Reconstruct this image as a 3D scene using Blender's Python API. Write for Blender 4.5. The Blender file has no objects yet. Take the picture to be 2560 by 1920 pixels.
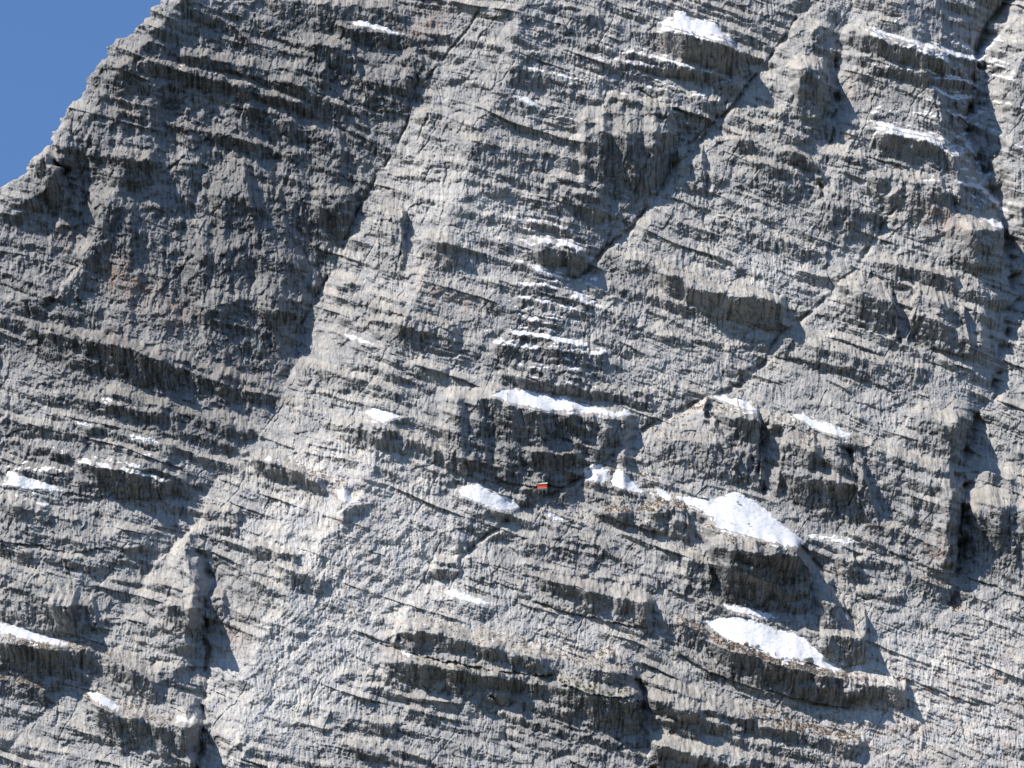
import bpy, math, random
import numpy as np
from mathutils import Vector, Matrix

# ------------------------------------------------------------------ camera, sky, sun
scn = bpy.context.scene
COL = scn.collection
S = 0.1613                    # metres per photo pixel on the wall
D = 2400.0                    # camera to wall
PITCH = math.radians(20)
RV = np.array([1.0, 0.0, 0.0])
FV = np.array([0.0, math.cos(PITCH), math.sin(PITCH)])
UV = np.array([0.0, -math.sin(PITCH), math.cos(PITCH)])
CAM = np.array([0.0, 0.0, 0.0])

cd = bpy.data.cameras.new('camera')
cam = bpy.data.objects.new('camera', cd); COL.objects.link(cam)
cd.sensor_width = 36
cd.angle = 2 * math.atan(1280 * S / D)
cd.clip_start = 1; cd.clip_end = 60000
cam.location = CAM
cam.rotation_euler = (math.pi / 2 + PITCH, 0, 0)
scn.camera = cam

SUN_EL = math.radians(50)
SUN_AZ = math.radians(-107)     # from +y (into the wall) clockwise: left and towards the viewer
sdir = Vector((math.sin(SUN_AZ) * math.cos(SUN_EL), math.cos(SUN_AZ) * math.cos(SUN_EL), math.sin(SUN_EL)))
w = bpy.data.worlds.new('World'); scn.world = w; w.use_nodes = True
nt = w.node_tree
bg = nt.nodes['Background']
sky = nt.nodes.new('ShaderNodeTexSky'); sky.sky_type = 'NISHITA'; sky.sun_disc = False
sky.sun_elevation = SUN_EL; sky.sun_rotation = SUN_AZ
sky.altitude = 3200; sky.air_density = 1.35; sky.dust_density = 0.0; sky.ozone_density = 9.0
nt.links.new(sky.outputs[0], bg.inputs[0]); bg.inputs[1].default_value = 0.085
sl = bpy.data.lights.new('sun', 'SUN'); sl.energy = 4.0; sl.angle = math.radians(0.53); sl.color = (1.0, 0.94, 0.855)
sun = bpy.data.objects.new('sun', sl); COL.objects.link(sun)
sun.rotation_euler = sdir.to_track_quat('Z', 'Y').to_euler()
scn.view_settings.view_transform = 'Standard'; scn.view_settings.look = 'None'
scn.view_settings.gamma = 1; scn.view_settings.exposure = 0.78

STEP = 1.4                     # photo pixels per vertex inside the frame
rng = np.random.default_rng(7)
f32 = np.float32

# ------------------------------------------------------------------ noise tools
_P = rng.permutation(4096).astype(np.int32)
_P2 = rng.permutation(4096).astype(np.int32)
_A = rng.random(4096) * 2 * np.pi
_GX = np.cos(_A).astype(f32); _GY = np.sin(_A).astype(f32)
_H = rng.random(65536).astype(f32)

def pn(X, Y, seed=0):
    X = X + f32(seed * 17.31); Y = Y + f32(seed * 7.77)
    xi = np.floor(X).astype(np.int32); yi = np.floor(Y).astype(np.int32)
    fx = (X - xi).astype(f32); fy = (Y - yi).astype(f32)
    u = fx * fx * fx * (fx * (fx * 6 - 15) + 10); v = fy * fy * fy * (fy * (fy * 6 - 15) + 10)
    a = _P[xi & 4095]; b = _P[(xi + 1) & 4095]
    def g(p, yy, dx, dy):
        k = _P2[(p + yy) & 4095]
        return _GX[k] * dx + _GY[k] * dy
    n00 = g(a, yi, fx, fy); n10 = g(b, yi, fx - 1, fy)
    n01 = g(a, yi + 1, fx, fy - 1); n11 = g(b, yi + 1, fx - 1, fy - 1)
    x0 = n00 + u * (n10 - n00); x1 = n01 + u * (n11 - n01)
    return (x0 + v * (x1 - x0)) * f32(1.5)

def fbm(X, Y, octs, seed=0, gain=0.5):
    r = 0; a = 1.0
    for k in range(octs):
        r = r + a * pn(X * f32(2.03 ** k), Y * f32(2.03 ** k), seed + k * 3); a *= gain
    return r

def ridged(X, Y, octs, seed=0, gain=0.5):
    r = 0; a = 1.0
    for k in range(octs):
        r = r + a * (0.45 - np.abs(pn(X * f32(2.1 ** k), Y * f32(2.1 ** k), seed + k * 5))); a *= gain
    return r

def h2(i, j, seed):
    return _H[(i * 7919 + j * 104729 + seed * 331) & 65535]

def sstep(a, b, x):
    t = np.clip((x - a) / (b - a), 0, 1); return t * t * (3 - 2 * t)

def blur(a, n, times=3):
    n = int(max(1, n)); k = 2 * n + 1
    for _ in range(times):
        for ax in (0, 1):
            p = np.pad(a, [(n + 1, n) if q == ax else (0, 0) for q in (0, 1)], mode='edge')
            c = np.cumsum(p.astype(np.float64), axis=ax)
            if ax == 0: a = ((c[k:] - c[:-k]) / k).astype(f32)
            else: a = ((c[:, k:] - c[:, :-k]) / k).astype(f32)
    return a

# ------------------------------------------------------------------ grid, in photo pixels (x right, y down) on the wall
def axis(lo, hi, step, far_lo, far_hi):
    mid = np.arange(lo, hi, step)
    def ext(n, s0):
        out = []; p = 0; s = s0
        while p < n: s *= 1.10; p += s; out.append(p)
        return np.array(out)
    a = lo - ext(far_lo, step)[::-1] if far_lo else np.array([])
    b = mid[-1] + ext(far_hi, step) if far_hi else np.array([])
    return np.concatenate([a, mid, b]), len(a)
xs, ix0 = axis(-130, 2700, STEP, 700, 1500)
ys, iy0 = axis(-70, 2060, STEP, 500, 5600)
X, Y = np.meshgrid(xs.astype(f32), ys.astype(f32))
NY, NX = X.shape

T = {1: (0, 0), 2: (850, 0), 3: (1660, 0), 4: (0, 640), 5: (850, 640), 6: (1660, 640), 7: (0, 1240), 8: (850, 1240), 9: (1660, 1240)}
Q = 900 / 2196.0
T.update({10: (1280, 0), 11: (1280, 960), 12: (0, 0), 13: (0, 960)})
def tp(t, pts):
    ox, oy = T[t]; q = Q if t < 10 else (1280 / 2212.0 if t < 12 else 1280 / 1269.0)
    return np.array([(ox + x * q, oy + y * q) for x, y in pts], dtype=np.float64)
def dp(pts):
    return np.array(pts, dtype=np.float64) * (2560 / 2212.0)

# ------------------------------------------------------------------ the big relief: ribs (+) and gullies (-), spanned like a membrane
MACRO = [
 # gullies
 (dp([(1060,-30),(1010,60),(930,160),(890,240),(840,330),(790,420),(750,500),(700,590),(650,700),(625,790),(600,860),(560,930),(470,1020),(420,1110),(380,1180),(300,1270),(230,1370),(180,1440),(90,1530),(0,1640)]),
  [50,35,5,-30,-60,-85,-110,-140,-150,-130,-95,-60,-50,-50,-45,-45,-45,-40,-40,-40]),
 (dp([(1800,-30),(1720,40),(1640,150),(1590,220),(1530,290),(1470,350),(1420,420),(1360,490),(1300,540),(1250,600)]),
  [-26,-30,-34,-36,-40,-42,-40,-36,-34,-24]),
 (dp([(1838,-20),(1834,64),(1810,135),(1806,200),(1806,273),(1775,390),(1768,440)]), [-40,-42,-45,-42,-30,-10,-5]),
 (dp([(2190,-20),(2130,90),(2110,200),(2100,290),(2140,370),(2170,440),(2195,560),(2185,725),(2170,775),(2155,810),(2140,865),(2115,908),(2095,970),(2078,1025),(2090,1085),(2075,1210),(2065,1300)]),
  [-150,-155,-160,-155,-145,-125,-100,-80,-75,-70,-60,-50,-60,-70,-75,-70,-25]),
 (dp([(1960,400),(1900,500),(1850,580),(1800,630),(1760,670),(1690,720),(1650,780),(1600,830),(1500,870),(1400,920),(1330,980),(1260,1030),(1200,1065),(1130,1100),(1060,1150),(1000,1200),(950,1240),(880,1290),(800,1360),(700,1440)]),
  [-10,-35,-35,-35,-35,-45,-55,-45,-30,-30,-40,-45,-40,-30,-22,-22,-22,-20,-15,0]),
 (np.array([(500,1380),(520,1450),(512,1550),(508,1650),(504,1700),(510,1740),(500,1815),(492,1896),(485,1990)],float), [-20,-50,-55,-60,-65,-50,-50,-60,-60]),
 (dp([(1525,370),(1525,480),(1533,560)]), [-15,-22,-8]),
 (dp([(878,470),(870,540),(862,620)]), [-5,-16,-2]),
 (np.array([(1590,1700),(1604,1732),(1608,1814),(1629,1896),(1640,1980)],float), [-10,-35,-42,-45,-45]),
 (np.array([(1225,1740),(1243,1760),(1280,1875),(1300,1930)],float), [0,-18,-22,-22]),
 (np.array([(1766,1009),(1824,1103),(1857,1222)],float), [-8,-16,-10]),
 (np.array([(1926,1042),(1906,1111),(1910,1234)],float), [-8,-35,-26]),
 (np.array([(2119,1124),(2135,1226),(2123,1280)],float), [-6,-22,-26]),
 (np.array([(2008,1375),(2070,1445),(2103,1506),(2135,1568)],float), [-10,-30,-25,-15]),
 (dp([(0,760),(20,900),(0,1000)]), [-20,-25,-20]),
 # ribs
 (dp([(420,-30),(390,20),(320,100),(250,180),(190,270),(150,330),(95,420),(20,450)]), [150,150,145,135,125,115,100,80]), (dp([(290,250),(270,400),(200,540),(120,640),(0,660)]), [112,100,70,50,25]),
 (dp([(130,350),(150,420),(170,560),(80,680)]), [-5,5,20,10]),
 (dp([(1140,-30),(1110,100),(1080,200),(1030,300),(1000,420),(960,520),(900,640),(850,760),(850,900),(800,1000),(760,1100),(650,1250),(560,1400),(520,1600),(510,1690)]),
  [90,95,85,75,65,50,45,40,42,45,45,40,30,20,20]),
 (dp([(1330,60),(1308,135),(1280,199),(1248,269),(1230,330),(1240,450),(1200,560)]), [30,40,44,44,40,28,15]),
 (dp([(1760,60),(1740,160),(1700,220),(1680,330),(1640,450)]), [20,28,20,18,5]),
 (dp([(1480,330),(1440,430),(1390,520)]), [-20,-15,-10]),
 (dp([(1930,-30),(1960,60),(1990,130),(2020,250),(2050,330),(2070,450),(2110,560),(2120,660),(2100,760)]), [30,35,35,35,30,25,15,10,10]),
 (dp([(1860,60),(1850,200),(1830,330),(1800,480)]), [5,5,10,12]),
 (dp([(2212,60),(2190,260),(2212,480)]), [-30,-40,-40]),
 (dp([(1140,600),(1200,740),(1240,830)]), [25,40,30]),
 (dp([(1350,640),(1400,740),(1420,840)]), [-20,-22,-18]),
 (dp([(985,880),(1010,1000)]), [30,30]),
 (dp([(1120,900),(1140,1000)]), [20,18]),
 (dp([(1225,920),(1260,960)]), [-40,-35]),
 (dp([(1520,870),(1560,960),(1600,1040)]), [25,32,20]),
 (dp([(1800,900),(1850,1000),(1870,1120)]), [20,30,20]),
 (dp([(2050,880),(2050,1000),(2045,1120),(2040,1220)]), [40,50,50,20]),
 (dp([(1560,1180),(1700,1180),(1790,1290),(1850,1400)]), [20,25,32,32]),
 (dp([(410,1160),(415,1250),(405,1400)]), [25,40,35]),
 (dp([(30,1270),(150,1320)]), [10,25]),
 (dp([(400,1540),(410,1659)]), [35,35]),
 (dp([(880,1330),(1100,1430),(1370,1500)]), [20,25,32]),
 (dp([(1450,1560),(1600,1659)]), [10,10]),
 (dp([(950,1120),(1050,1250)]), [15,10]),
 (dp([(2100,1100),(2212,1250)]), [-15,-10]),
 (dp([(1500,1120),(1450,1230),(1380,1300)]), [15,15,12]),
 (dp([(200,1000),(350,1000)]), [10,22]),
 (dp([(100,1150),(300,1180)]), [0,10]),
]
def membrane():
    lo, hi_x, hi_y = -160, 2720, 2080
    h = None
    for cell, its in ((64, 300), (32, 200), (16, 150), (8, 120)):
        nx = (hi_x - lo) // cell; ny = (hi_y - lo) // cell
        c = np.zeros((ny, nx)); n = np.zeros((ny, nx))
        for pts, hv in MACRO:
            seg = np.concatenate([[0], np.cumsum(np.hypot(*np.diff(pts, axis=0).T))])
            q = np.arange(0, seg[-1], cell * 0.5)
            px = np.interp(q, seg, pts[:, 0]); py = np.interp(q, seg, pts[:, 1]); hh = np.interp(q, seg, hv)
            px = px + 4 * np.sin(py / 31 + px / 47) + 2 * np.sin(py / 13 + 1)
            i = ((py - lo) // cell).astype(int); j = ((px - lo) // cell).astype(int)
            ok = (i >= 0) & (i < ny) & (j >= 0) & (j < nx)
            np.add.at(c, (i[ok], j[ok]), hh[ok]); np.add.at(n, (i[ok], j[ok]), 1)
        m = n > 0; c[m] /= n[m]
        if h is None: h = np.zeros((ny, nx))
        else: h = np.repeat(np.repeat(h, 2, 0), 2, 1)[:ny, :nx]
        k = (cell / 170.0) ** 2
        for _ in range(its):
            h[m] = c[m]
            p = np.pad(h, 1, mode='edge')
            h = (p[:-2, 1:-1] + p[2:, 1:-1] + p[1:-1, :-2] + p[1:-1, 2:]) / (4 + k)
        h[m] = c[m]
    return h, lo, 8
MH, MLO, MC = membrane()
def sample(Hh, lo, cell, X, Y):
    a = np.clip((X - lo) / cell - 0.5, 0, Hh.shape[1] - 1.001); b = np.clip((Y - lo) / cell - 0.5, 0, Hh.shape[0] - 1.001)
    i = b.astype(np.int32); j = a.astype(np.int32); fy = (b - i).astype(f32); fx = (a - j).astype(f32)
    Hh = Hh.astype(f32)
    return (Hh[i, j] * (1 - fx) + Hh[i, j + 1] * fx) * (1 - fy) + (Hh[i + 1, j] * (1 - fx) + Hh[i + 1, j + 1] * fx) * fy

WX = X + 14 * fbm(X / 70, Y / 70, 3, 40)
WY = Y + 9 * fbm(X / 80, Y / 60, 3, 50)
R = sample(MH, MLO, MC, WX, WY)

# regional fields on a coarse grid --------------------------------------------------
def inpoly(px, py, poly):
    inside = np.zeros(px.shape, bool); n = len(poly)
    for a in range(n):
        x1, y1 = poly[a]; x2, y2 = poly[(a + 1) % n]
        if y1 == y2: continue
        c = ((y1 > py) != (y2 > py)) & (px < (x2 - x1) * (py - y1) / (y2 - y1) + x1)
        inside ^= c
    return inside
gx = np.arange(-160, 2720, 16) + 8.0; gy = np.arange(-160, 2080, 16) + 8.0
GX, GY = np.meshgrid(gx, gy)
def region(polys, soft=2):
    m = np.zeros(GX.shape, f32)
    for p, v in polys: m = np.maximum(m, inpoly(GX, GY, p) * v)
    m = blur(m.astype(f32), soft)
    return sample(m, -160, 16, WX, WY)
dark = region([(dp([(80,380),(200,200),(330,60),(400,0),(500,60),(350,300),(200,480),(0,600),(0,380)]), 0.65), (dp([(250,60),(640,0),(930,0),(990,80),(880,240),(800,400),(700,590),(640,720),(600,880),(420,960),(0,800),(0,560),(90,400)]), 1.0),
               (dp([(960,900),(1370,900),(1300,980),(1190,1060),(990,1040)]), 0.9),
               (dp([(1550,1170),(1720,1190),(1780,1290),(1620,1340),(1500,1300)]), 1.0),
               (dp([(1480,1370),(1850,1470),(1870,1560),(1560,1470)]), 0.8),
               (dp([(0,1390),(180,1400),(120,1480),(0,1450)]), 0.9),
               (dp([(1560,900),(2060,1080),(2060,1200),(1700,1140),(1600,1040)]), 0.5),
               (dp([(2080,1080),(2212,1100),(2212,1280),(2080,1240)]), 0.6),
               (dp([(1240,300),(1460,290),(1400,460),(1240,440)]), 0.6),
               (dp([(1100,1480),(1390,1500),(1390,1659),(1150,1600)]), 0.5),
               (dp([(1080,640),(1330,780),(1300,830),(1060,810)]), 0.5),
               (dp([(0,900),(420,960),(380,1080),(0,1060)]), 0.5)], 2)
pale = region([(dp([(600,950),(900,930),(1000,1200),(850,1350),(650,1640),(450,1659),(560,1300)]), 1.0),
               (dp([(1750,1560),(1900,1400),(2212,1280),(2212,1659),(1820,1659)]), 1.0),
               (dp([(900,1250),(1350,1400),(1350,1450),(900,1330)]), 0.8),
               (dp([(820,420),(1000,300),(1100,420),(1150,560),(900,470)]), 0.7),
               (dp([(1550,480),(1850,560),(1750,680),(1500,600)]), 0.6),
               (dp([(1330,640),(1650,720),(1600,850),(1400,880),(1330,760)]), 0.6)], 3)
pink = region([(dp([(1750,1560),(1900,1450),(2212,1330),(2212,1659),(1820,1659)]), 1.0),
               (dp([(640,1000),(900,1050),(850,1250),(700,1300)]), 0.6)], 3)
frost = region([(dp([(1900,30),(2212,100),(2212,560),(2080,400),(1880,320),(1850,150)]), 1.0),
                (dp([(1060,580),(1290,580),(1350,830),(1060,800)]), 1.0),
                (dp([(1300,40),(1600,80),(1600,230),(1280,200)]), 0.6),
                (dp([(1020,420),(1280,480),(1260,620),(1080,590)]), 0.6),
                (dp([(0,900),(420,980),(400,1120),(100,1120),(0,1080)]), 0.45),
                (dp([(960,100),(1280,160),(1280,240),(960,200)]), 0.6),
                (dp([(930,1270),(1250,1340),(1250,1400),(900,1330)]), 0.4),
                (dp([(1480,840),(1860,900),(1900,960),(1500,880)]), 0.4),
                (dp([(330,120),(800,250),(800,330),(330,180)]), 0.45)], 2)

# ------------------------------------------------------------------ ledges: L = lip with a cliff below it, O = roof with an overhang under it
LED = [
 ('L',1,[(1050,395),(1400,490),(1880,645)],26,5,1), ('L',1,[(1180,70),(1400,140),(1560,270)],30,7,1), ('L',1,[(740,690),(1000,740),(1400,830),(1780,950)],18,5,1),
 ('L',1,[(1130,720),(1500,850),(1640,890)],10,4,.8), ('O',1,[(1560,195),(1750,250),(2190,320)],25,0,.6), ('O',1,[(1420,440),(1760,520),(1990,585)],26,0,.8),
 ('O',1,[(720,1000),(990,1030)],30,0,.7), ('O',1,[(590,1060),(940,1150)],16,0,.5), ('L',1,[(1600,1130),(1930,1190)],14,4,.6), ('L',1,[(1900,1000),(2196,1080)],14,5,.8),
 ('L',1,[(850,440),(860,400),(1000,390),(1180,470)],40,6,.6), ('L',1,[(230,970),(300,950),(400,980)],50,8,.9), ('L',1,[(940,280),(1200,330),(1420,400)],22,6,.7),
 ('L',2,[(0,165),(330,215),(540,250)],35,7,1), ('L',2,[(1100,405),(1200,445),(1500,505)],24,6,.9), ('L',2,[(770,505),(850,515),(950,545)],12,5,.8),
 ('L',2,[(980,580),(1180,640),(1240,670),(1460,715)],14,6,.7), ('O',2,[(0,600),(250,670),(400,695)],35,0,.7), ('O',2,[(690,840),(850,880),(1130,950)],22,0,.5),
 ('L',2,[(1640,570),(1880,630),(2000,685),(2196,730)],24,7,1.1), ('O',2,[(1830,540),(2000,650),(2196,712)],34,0,1.0), ('L',2,[(1690,380),(1900,410),(2196,445)],22,7,1),
 ('L',2,[(1850,345),(2000,380),(2150,430)],14,5,.8), ('O',2,[(1930,1180),(2196,1270)],30,0,.6), ('L',2,[(200,1050),(700,1090),(1000,1115)],14,6,.6),
 ('L',2,[(500,960),(800,1010),(1200,1140),(1560,1200)],20,7,.8), ('L',2,[(900,1305),(1080,1345)],30,6,.7), ('L',2,[(1150,1345),(1350,1395),(1490,1455)],18,6,1),
 ('L',2,[(1190,1465),(1350,1500),(1490,1540)],50,7,.9), ('L',2,[(590,1480),(740,1500)],22,6,.7), ('O',2,[(680,1370),(780,1400)],16,0,.8), ('L',2,[(1000,1060),(1290,1170),(1500,1260),(1760,1310)],18,6,.7),
 ('L',2,[(1200,190),(1400,240),(1650,300)],22,6,.8), ('L',2,[(1080,330),(1290,345)],24,6,.7), ('L',2,[(1330,600),(1450,690)],12,5,.5), ('L',2,[(140,1150),(350,1230)],22,6,.5),
 ('L',3,[(480,80),(600,110)],16,5,.6), ('L',3,[(1130,178),(1290,205),(1560,300),(1740,335),(1930,355)],52,8,1), ('L',3,[(1260,400),(1560,450),(1890,490)],24,7,1),
 ('O',3,[(1260,960),(1380,990),(1470,1015)],28,0,1.6), ('L',3,[(1300,665),(1400,690)],22,6,1), ('L',3,[(0,385),(160,420),(420,495)],34,7,.9), ('O',3,[(0,640),(150,690),(300,735)],40,0,1),
 ('L',3,[(520,965),(700,1010)],22,6,.9), ('L',3,[(710,912),(860,945),(960,1050)],34,6,1), ('O',3,[(0,1190),(260,1280),(740,1370)],22,0,.7), ('L',3,[(1650,560),(1870,590)],44,8,.8),
 ('L',3,[(1230,1290),(1460,1340)],24,5,.7), ('O',3,[(1360,1390),(1700,1470),(2080,1570)],20,0,.6), ('L',3,[(1210,1140),(1330,1190),(1460,1200)],22,5,.8), ('L',3,[(1100,1000),(1270,1060)],22,6,.6),
 ('L',3,[(1800,1120),(2000,1160)],22,6,.9), ('L',3,[(1770,1180),(2050,1240)],22,6,.7), ('L',3,[(400,840),(520,870)],34,6,.9), ('L',3,[(430,950),(700,1020),(970,1090)],20,6,.8),
 ('L',3,[(1600,480),(1890,500)],16,5,1), ('L',3,[(1560,190),(1900,290)],18,6,.8), ('L',3,[(1850,880),(2000,1010)],24,6,.8), ('O',3,[(500,520),(900,580),(1000,590)],24,0,.6),
 ('L',3,[(1980,380),(2196,440)],22,6,.7),('L',3,[(1960,590),(2196,660)],18,6,.7),('L',3,[(2060,230),(2196,260)],24,6,.7),
 ('L',4,[(0,378),(200,405),(500,475),(640,515),(780,550),(1020,645),(1200,725),(1440,795),(1690,865)],30,6,1), ('L',4,[(370,825),(620,885),(860,945),(1000,965)],26,7,1),
 ('L',4,[(330,965),(480,1025),(700,1065),(900,1110),(1060,1150)],26,7,.9), ('L',4,[(40,1120),(400,1200)],26,6,1), ('L',4,[(500,1265),(800,1315),(1000,1380)],62,6,1), ('O',4,[(420,1450),(700,1470),(960,1470)],34,0,.9),
 ('L',4,[(1570,1235),(1740,1280),(1900,1345),(2100,1400)],40,8,1.1), ('L',4,[(1690,860),(1900,905)],14,5,.8), ('L',4,[(1570,310),(1860,360)],16,4,.7), ('L',4,[(1290,390),(1600,455)],10,4,.6),
 ('L',4,[(1160,190),(1450,250)],14,4,.6), ('L',4,[(150,750),(500,810)],18,6,.7), ('L',4,[(480,610),(760,680)],14,5,.5), ('L',4,[(640,520),(800,560),(800,700)],46,5,.5), ('O',4,[(0,160),(90,200),(190,240)],24,0,.8),
 ('L',5,[(300,335),(560,395),(700,435)],38,8,1), ('L',5,[(990,720),(1260,775),(1420,795),(1700,845),(1900,905)],24,7,1.1), ('L',5,[(1080,352),(1230,385)],8,4,1), ('L',5,[(1070,432),(1220,460)],10,4,1),
 ('L',5,[(1100,262),(1320,292),(1440,335)],22,5,1), ('L',5,[(1120,490),(1300,510),(1500,555)],16,6,1.1), ('L',5,[(1280,625),(1600,685)],10,5,.8), ('L',5,[(1140,700),(1480,745)],20,5,.9),
 ('L',5,[(1090,172),(1300,198)],24,6,1), ('O',5,[(1620,520),(1740,540)],16,0,.6), ('O',5,[(960,1350),(1100,1395),(1290,1400),(1340,1400)],70,0,.9), ('L',5,[(1150,1180),(1300,1200),(1450,1205)],38,7,1),
 ('L',5,[(1640,1390),(1800,1455),(2040,1505)],16,6,1), ('O',5,[(640,880),(820,900)],14,0,.5), ('O',5,[(650,1080),(800,1140)],24,0,.5), ('O',5,[(960,1000),(1150,1060),(1320,1130)],26,0,.6),
 ('L',5,[(560,520),(760,560),(980,640)],18,6,.6), ('L',5,[(0,640),(260,680),(420,720)],22,6,.8), ('L',5,[(300,720),(560,800)],16,6,.7), ('L',5,[(0,1000),(200,1010),(420,1090),(600,1180)],28,7,.9),
 ('L',5,[(700,1370),(1000,1400),(1190,1430)],14,8,.8), ('L',5,[(1650,180),(1850,220),(2196,330)],28,6,.8), ('L',5,[(1850,30),(2196,120)],24,6,.6), ('L',5,[(1620,450),(2000,480),(2196,560)],14,6,.6),
 ('L',6,[(0,95),(360,195),(700,265)],60,9,.8), ('O',6,[(250,350),(450,405),(720,455)],30,0,1), ('L',6,[(1080,172),(1400,292)],60,6,.7), ('O',6,[(1300,470),(1460,520)],24,0,.9),
 ('L',6,[(860,475),(1050,535),(1300,615),(1600,695)],34,7,.8), ('O',6,[(690,610),(1000,662),(1200,742),(1400,822)],44,0,.9), ('L',6,[(1480,340),(1650,390),(1850,500)],40,7,.7),
 ('O',6,[(1630,560),(1880,615)],40,0,1.2), ('O',6,[(1080,870),(1340,930)],22,0,.7), ('O',6,[(400,1020),(640,1060)],20,0,.7), ('L',6,[(1430,1190),(1700,1310)],22,6,.8), ('O',6,[(860,1150),(1100,1200)],26,0,.7),
 ('L',6,[(930,1330),(1150,1400)],44,7,.8), ('L',6,[(0,480),(400,540),(620,550)],20,7,.9), ('L',6,[(1000,340),(1280,420)],18,5,.9), ('L',6,[(1400,40),(1760,130)],34,6,.8), ('L',6,[(1830,200),(2110,260)],30,6,.7),
 ('L',6,[(1980,960),(2196,1040)],18,6,.7), ('L',6,[(0,1120),(180,1130),(300,1180)],26,6,.6), ('L',6,[(1050,1130),(1240,1160)],40,6,.7),('L',6,[(350,950),(480,965),(660,990)],30,6,.9),
 ('L',7,[(0,1112),(200,1152),(280,1185)],42,7,1.1), ('O',7,[(0,270),(200,292),(450,342),(620,312)],50,0,.9), ('L',7,[(1130,268),(1230,292)],12,6,.9), ('L',7,[(620,350),(880,432)],16,5,.8),
 ('L',7,[(990,652),(1230,672)],66,6,.6), ('L',7,[(520,925),(850,1062),(950,1142)],50,8,.8), ('L',7,[(1000,1392),(1230,1388)],80,9,.7), ('L',7,[(1550,290),(1820,352)],32,6,1), ('O',7,[(1530,460),(1700,495)],26,0,.9),
 ('L',7,[(1560,512),(1740,600)],18,6,.8), ('L',7,[(0,0),(240,60),(600,90)],12,5,.8), ('L',7,[(0,300),(200,350),(250,400)],26,6,.7), ('L',7,[(260,600),(470,640)],60,6,.4), ('L',7,[(1250,170),(1440,200)],22,6,.6),
 ('O',8,[(730,190),(880,230)],30,0,.8), ('O',8,[(860,400),(1170,490)],24,0,.8), ('L',8,[(1190,492),(1420,540),(1650,590)],30,8,1.1), ('O',8,[(1200,645),(1400,705),(1700,772),(1870,792)],46,0,1.2),
 ('L',8,[(560,442),(720,452)],26,5,.9), ('O',8,[(780,495),(1170,582)],26,0,.8), ('L',8,[(380,772),(530,775),(700,845),(1000,925),(1240,985)],34,10,.7), ('O',8,[(270,900),(500,972),(680,1002),(900,1042),(1270,1082)],50,0,1.1),
 ('L',8,[(500,1010),(900,1065),(1380,1135),(1500,1175)],38,8,1), ('O',8,[(1380,1142),(1560,1197),(1760,1212)],50,0,1.3), ('L',8,[(1500,1192),(1800,1252)],60,7,.6), ('L',8,[(860,1182),(1100,1242),(1400,1312)],26,6,.9),
 ('L',8,[(980,1315),(1400,1435),(1700,1505),(1860,1495)],22,8,1), ('L',8,[(1030,1462),(1300,1532),(1600,1580)],18,7,.8), ('O',8,[(710,1270),(960,1290)],30,0,.9), ('L',8,[(1870,1215),(2196,1315)],38,8,1),
 ('L',8,[(1900,1345),(2196,1425)],30,6,1), ('L',8,[(1920,1505),(2196,1565)],34,9,1), ('L',8,[(1200,242),(1400,272),(1650,315)],30,8,1), ('O',8,[(1600,115),(1780,172),(1970,218)],44,0,1.2),
 ('O',8,[(1900,860),(2060,880)],20,0,1), ('L',8,[(250,920),(500,1000)],44,7,.9), ('L',8,[(0,1080),(250,1090),(420,1160)],22,7,.7), ('L',8,[(60,1360),(350,1390)],34,8,.7), ('L',8,[(0,1500),(180,1540),(420,1640)],28,7,.7),
 ('L',8,[(1600,330),(1840,430),(2000,470)],24,7,.7), ('L',8,[(1800,450),(2196,560)],26,7,.7), ('L',8,[(1080,700),(1240,740),(1500,900)],10,6,.5), ('L',8,[(1240,980),(1500,1040),(1800,1070)],40,9,.6),
 ('L',9,[(100,760),(200,812),(330,880),(500,940),(700,1010),(900,1065),(1100,1095),(1330,1115),(1450,1175)],54,9,1.1), ('O',9,[(100,962),(300,1082),(520,1162),(720,1202),(1100,1292)],52,0,1), ('L',9,[(270,190),(560,262),(800,322)],60,7,1.1),
 ('L',9,[(350,400),(560,442)],40,5,.7), ('L',9,[(0,1262),(240,1342),(460,1422)],38,8,.9), ('L',9,[(0,1502),(200,1562),(420,1640)],30,8,.9), ('L',9,[(890,820),(1200,852)],70,8,.7), ('O',9,[(1300,1062),(1500,1122),(1900,1272)],40,0,.8),
 ('O',9,[(1250,290),(1700,462),(2000,542),(2196,612)],60,0,.6), ('L',9,[(0,900),(140,960),(300,1090)],16,8,.9), ('L',9,[(500,1300),(900,1340)],30,8,.7), ('L',9,[(560,1400),(900,1420),(1200,1500)],50,9,.7), ('L',9,[(1100,370),(1300,400)],22,6,.8),
 ('L',9,[(1100,560),(1440,620)],18,6,.8), ('L',9,[(1480,720),(1760,840)],16,8,.6), ('L',9,[(1120,1150),(1230,1190)],34,6,1), ('L',9,[(450,1480),(900,1560),(1100,1640)],30,8,.8), ('L',9,[(1800,930),(1940,960)],10,6,.7),
 ('L',9,[(0,680),(200,760),(280,700)],26,8,.6),
 ('L',5,[(640,865),(920,862),(1050,915),(1250,955),(1740,1000)],170,30,.55), ('L',9,[(290,200),(560,268),(800,328)],150,50,.5), ('L',6,[(640,1010),(900,1060),(1240,1170),(1700,1320)],140,30,.45),
 ('L',6,[(1830,1270),(2260,1420)],190,40,.4), ('L',2,[(1480,740),(1640,700),(2000,710)],180,30,.35), ('L',5,[(1130,1420),(1240,1428),(1380,1424)],50,20,1.0),
 ('L',4,[(520,480),(780,550),(1020,645)],90,14,.5), ('L',7,[(0,850),(240,910),(520,930)],95,16,.6), ('L',7,[(510,1240),(700,1300),(980,1370)],95,14,.6),
 ('L',3,[(0,190),(200,240),(460,330)],80,14,.5), ('L',3,[(1130,190),(1560,310),(1930,370)],110,20,.4), ('L',6,[(0,110),(360,205),(700,270)],90,16,.4),
]
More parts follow.
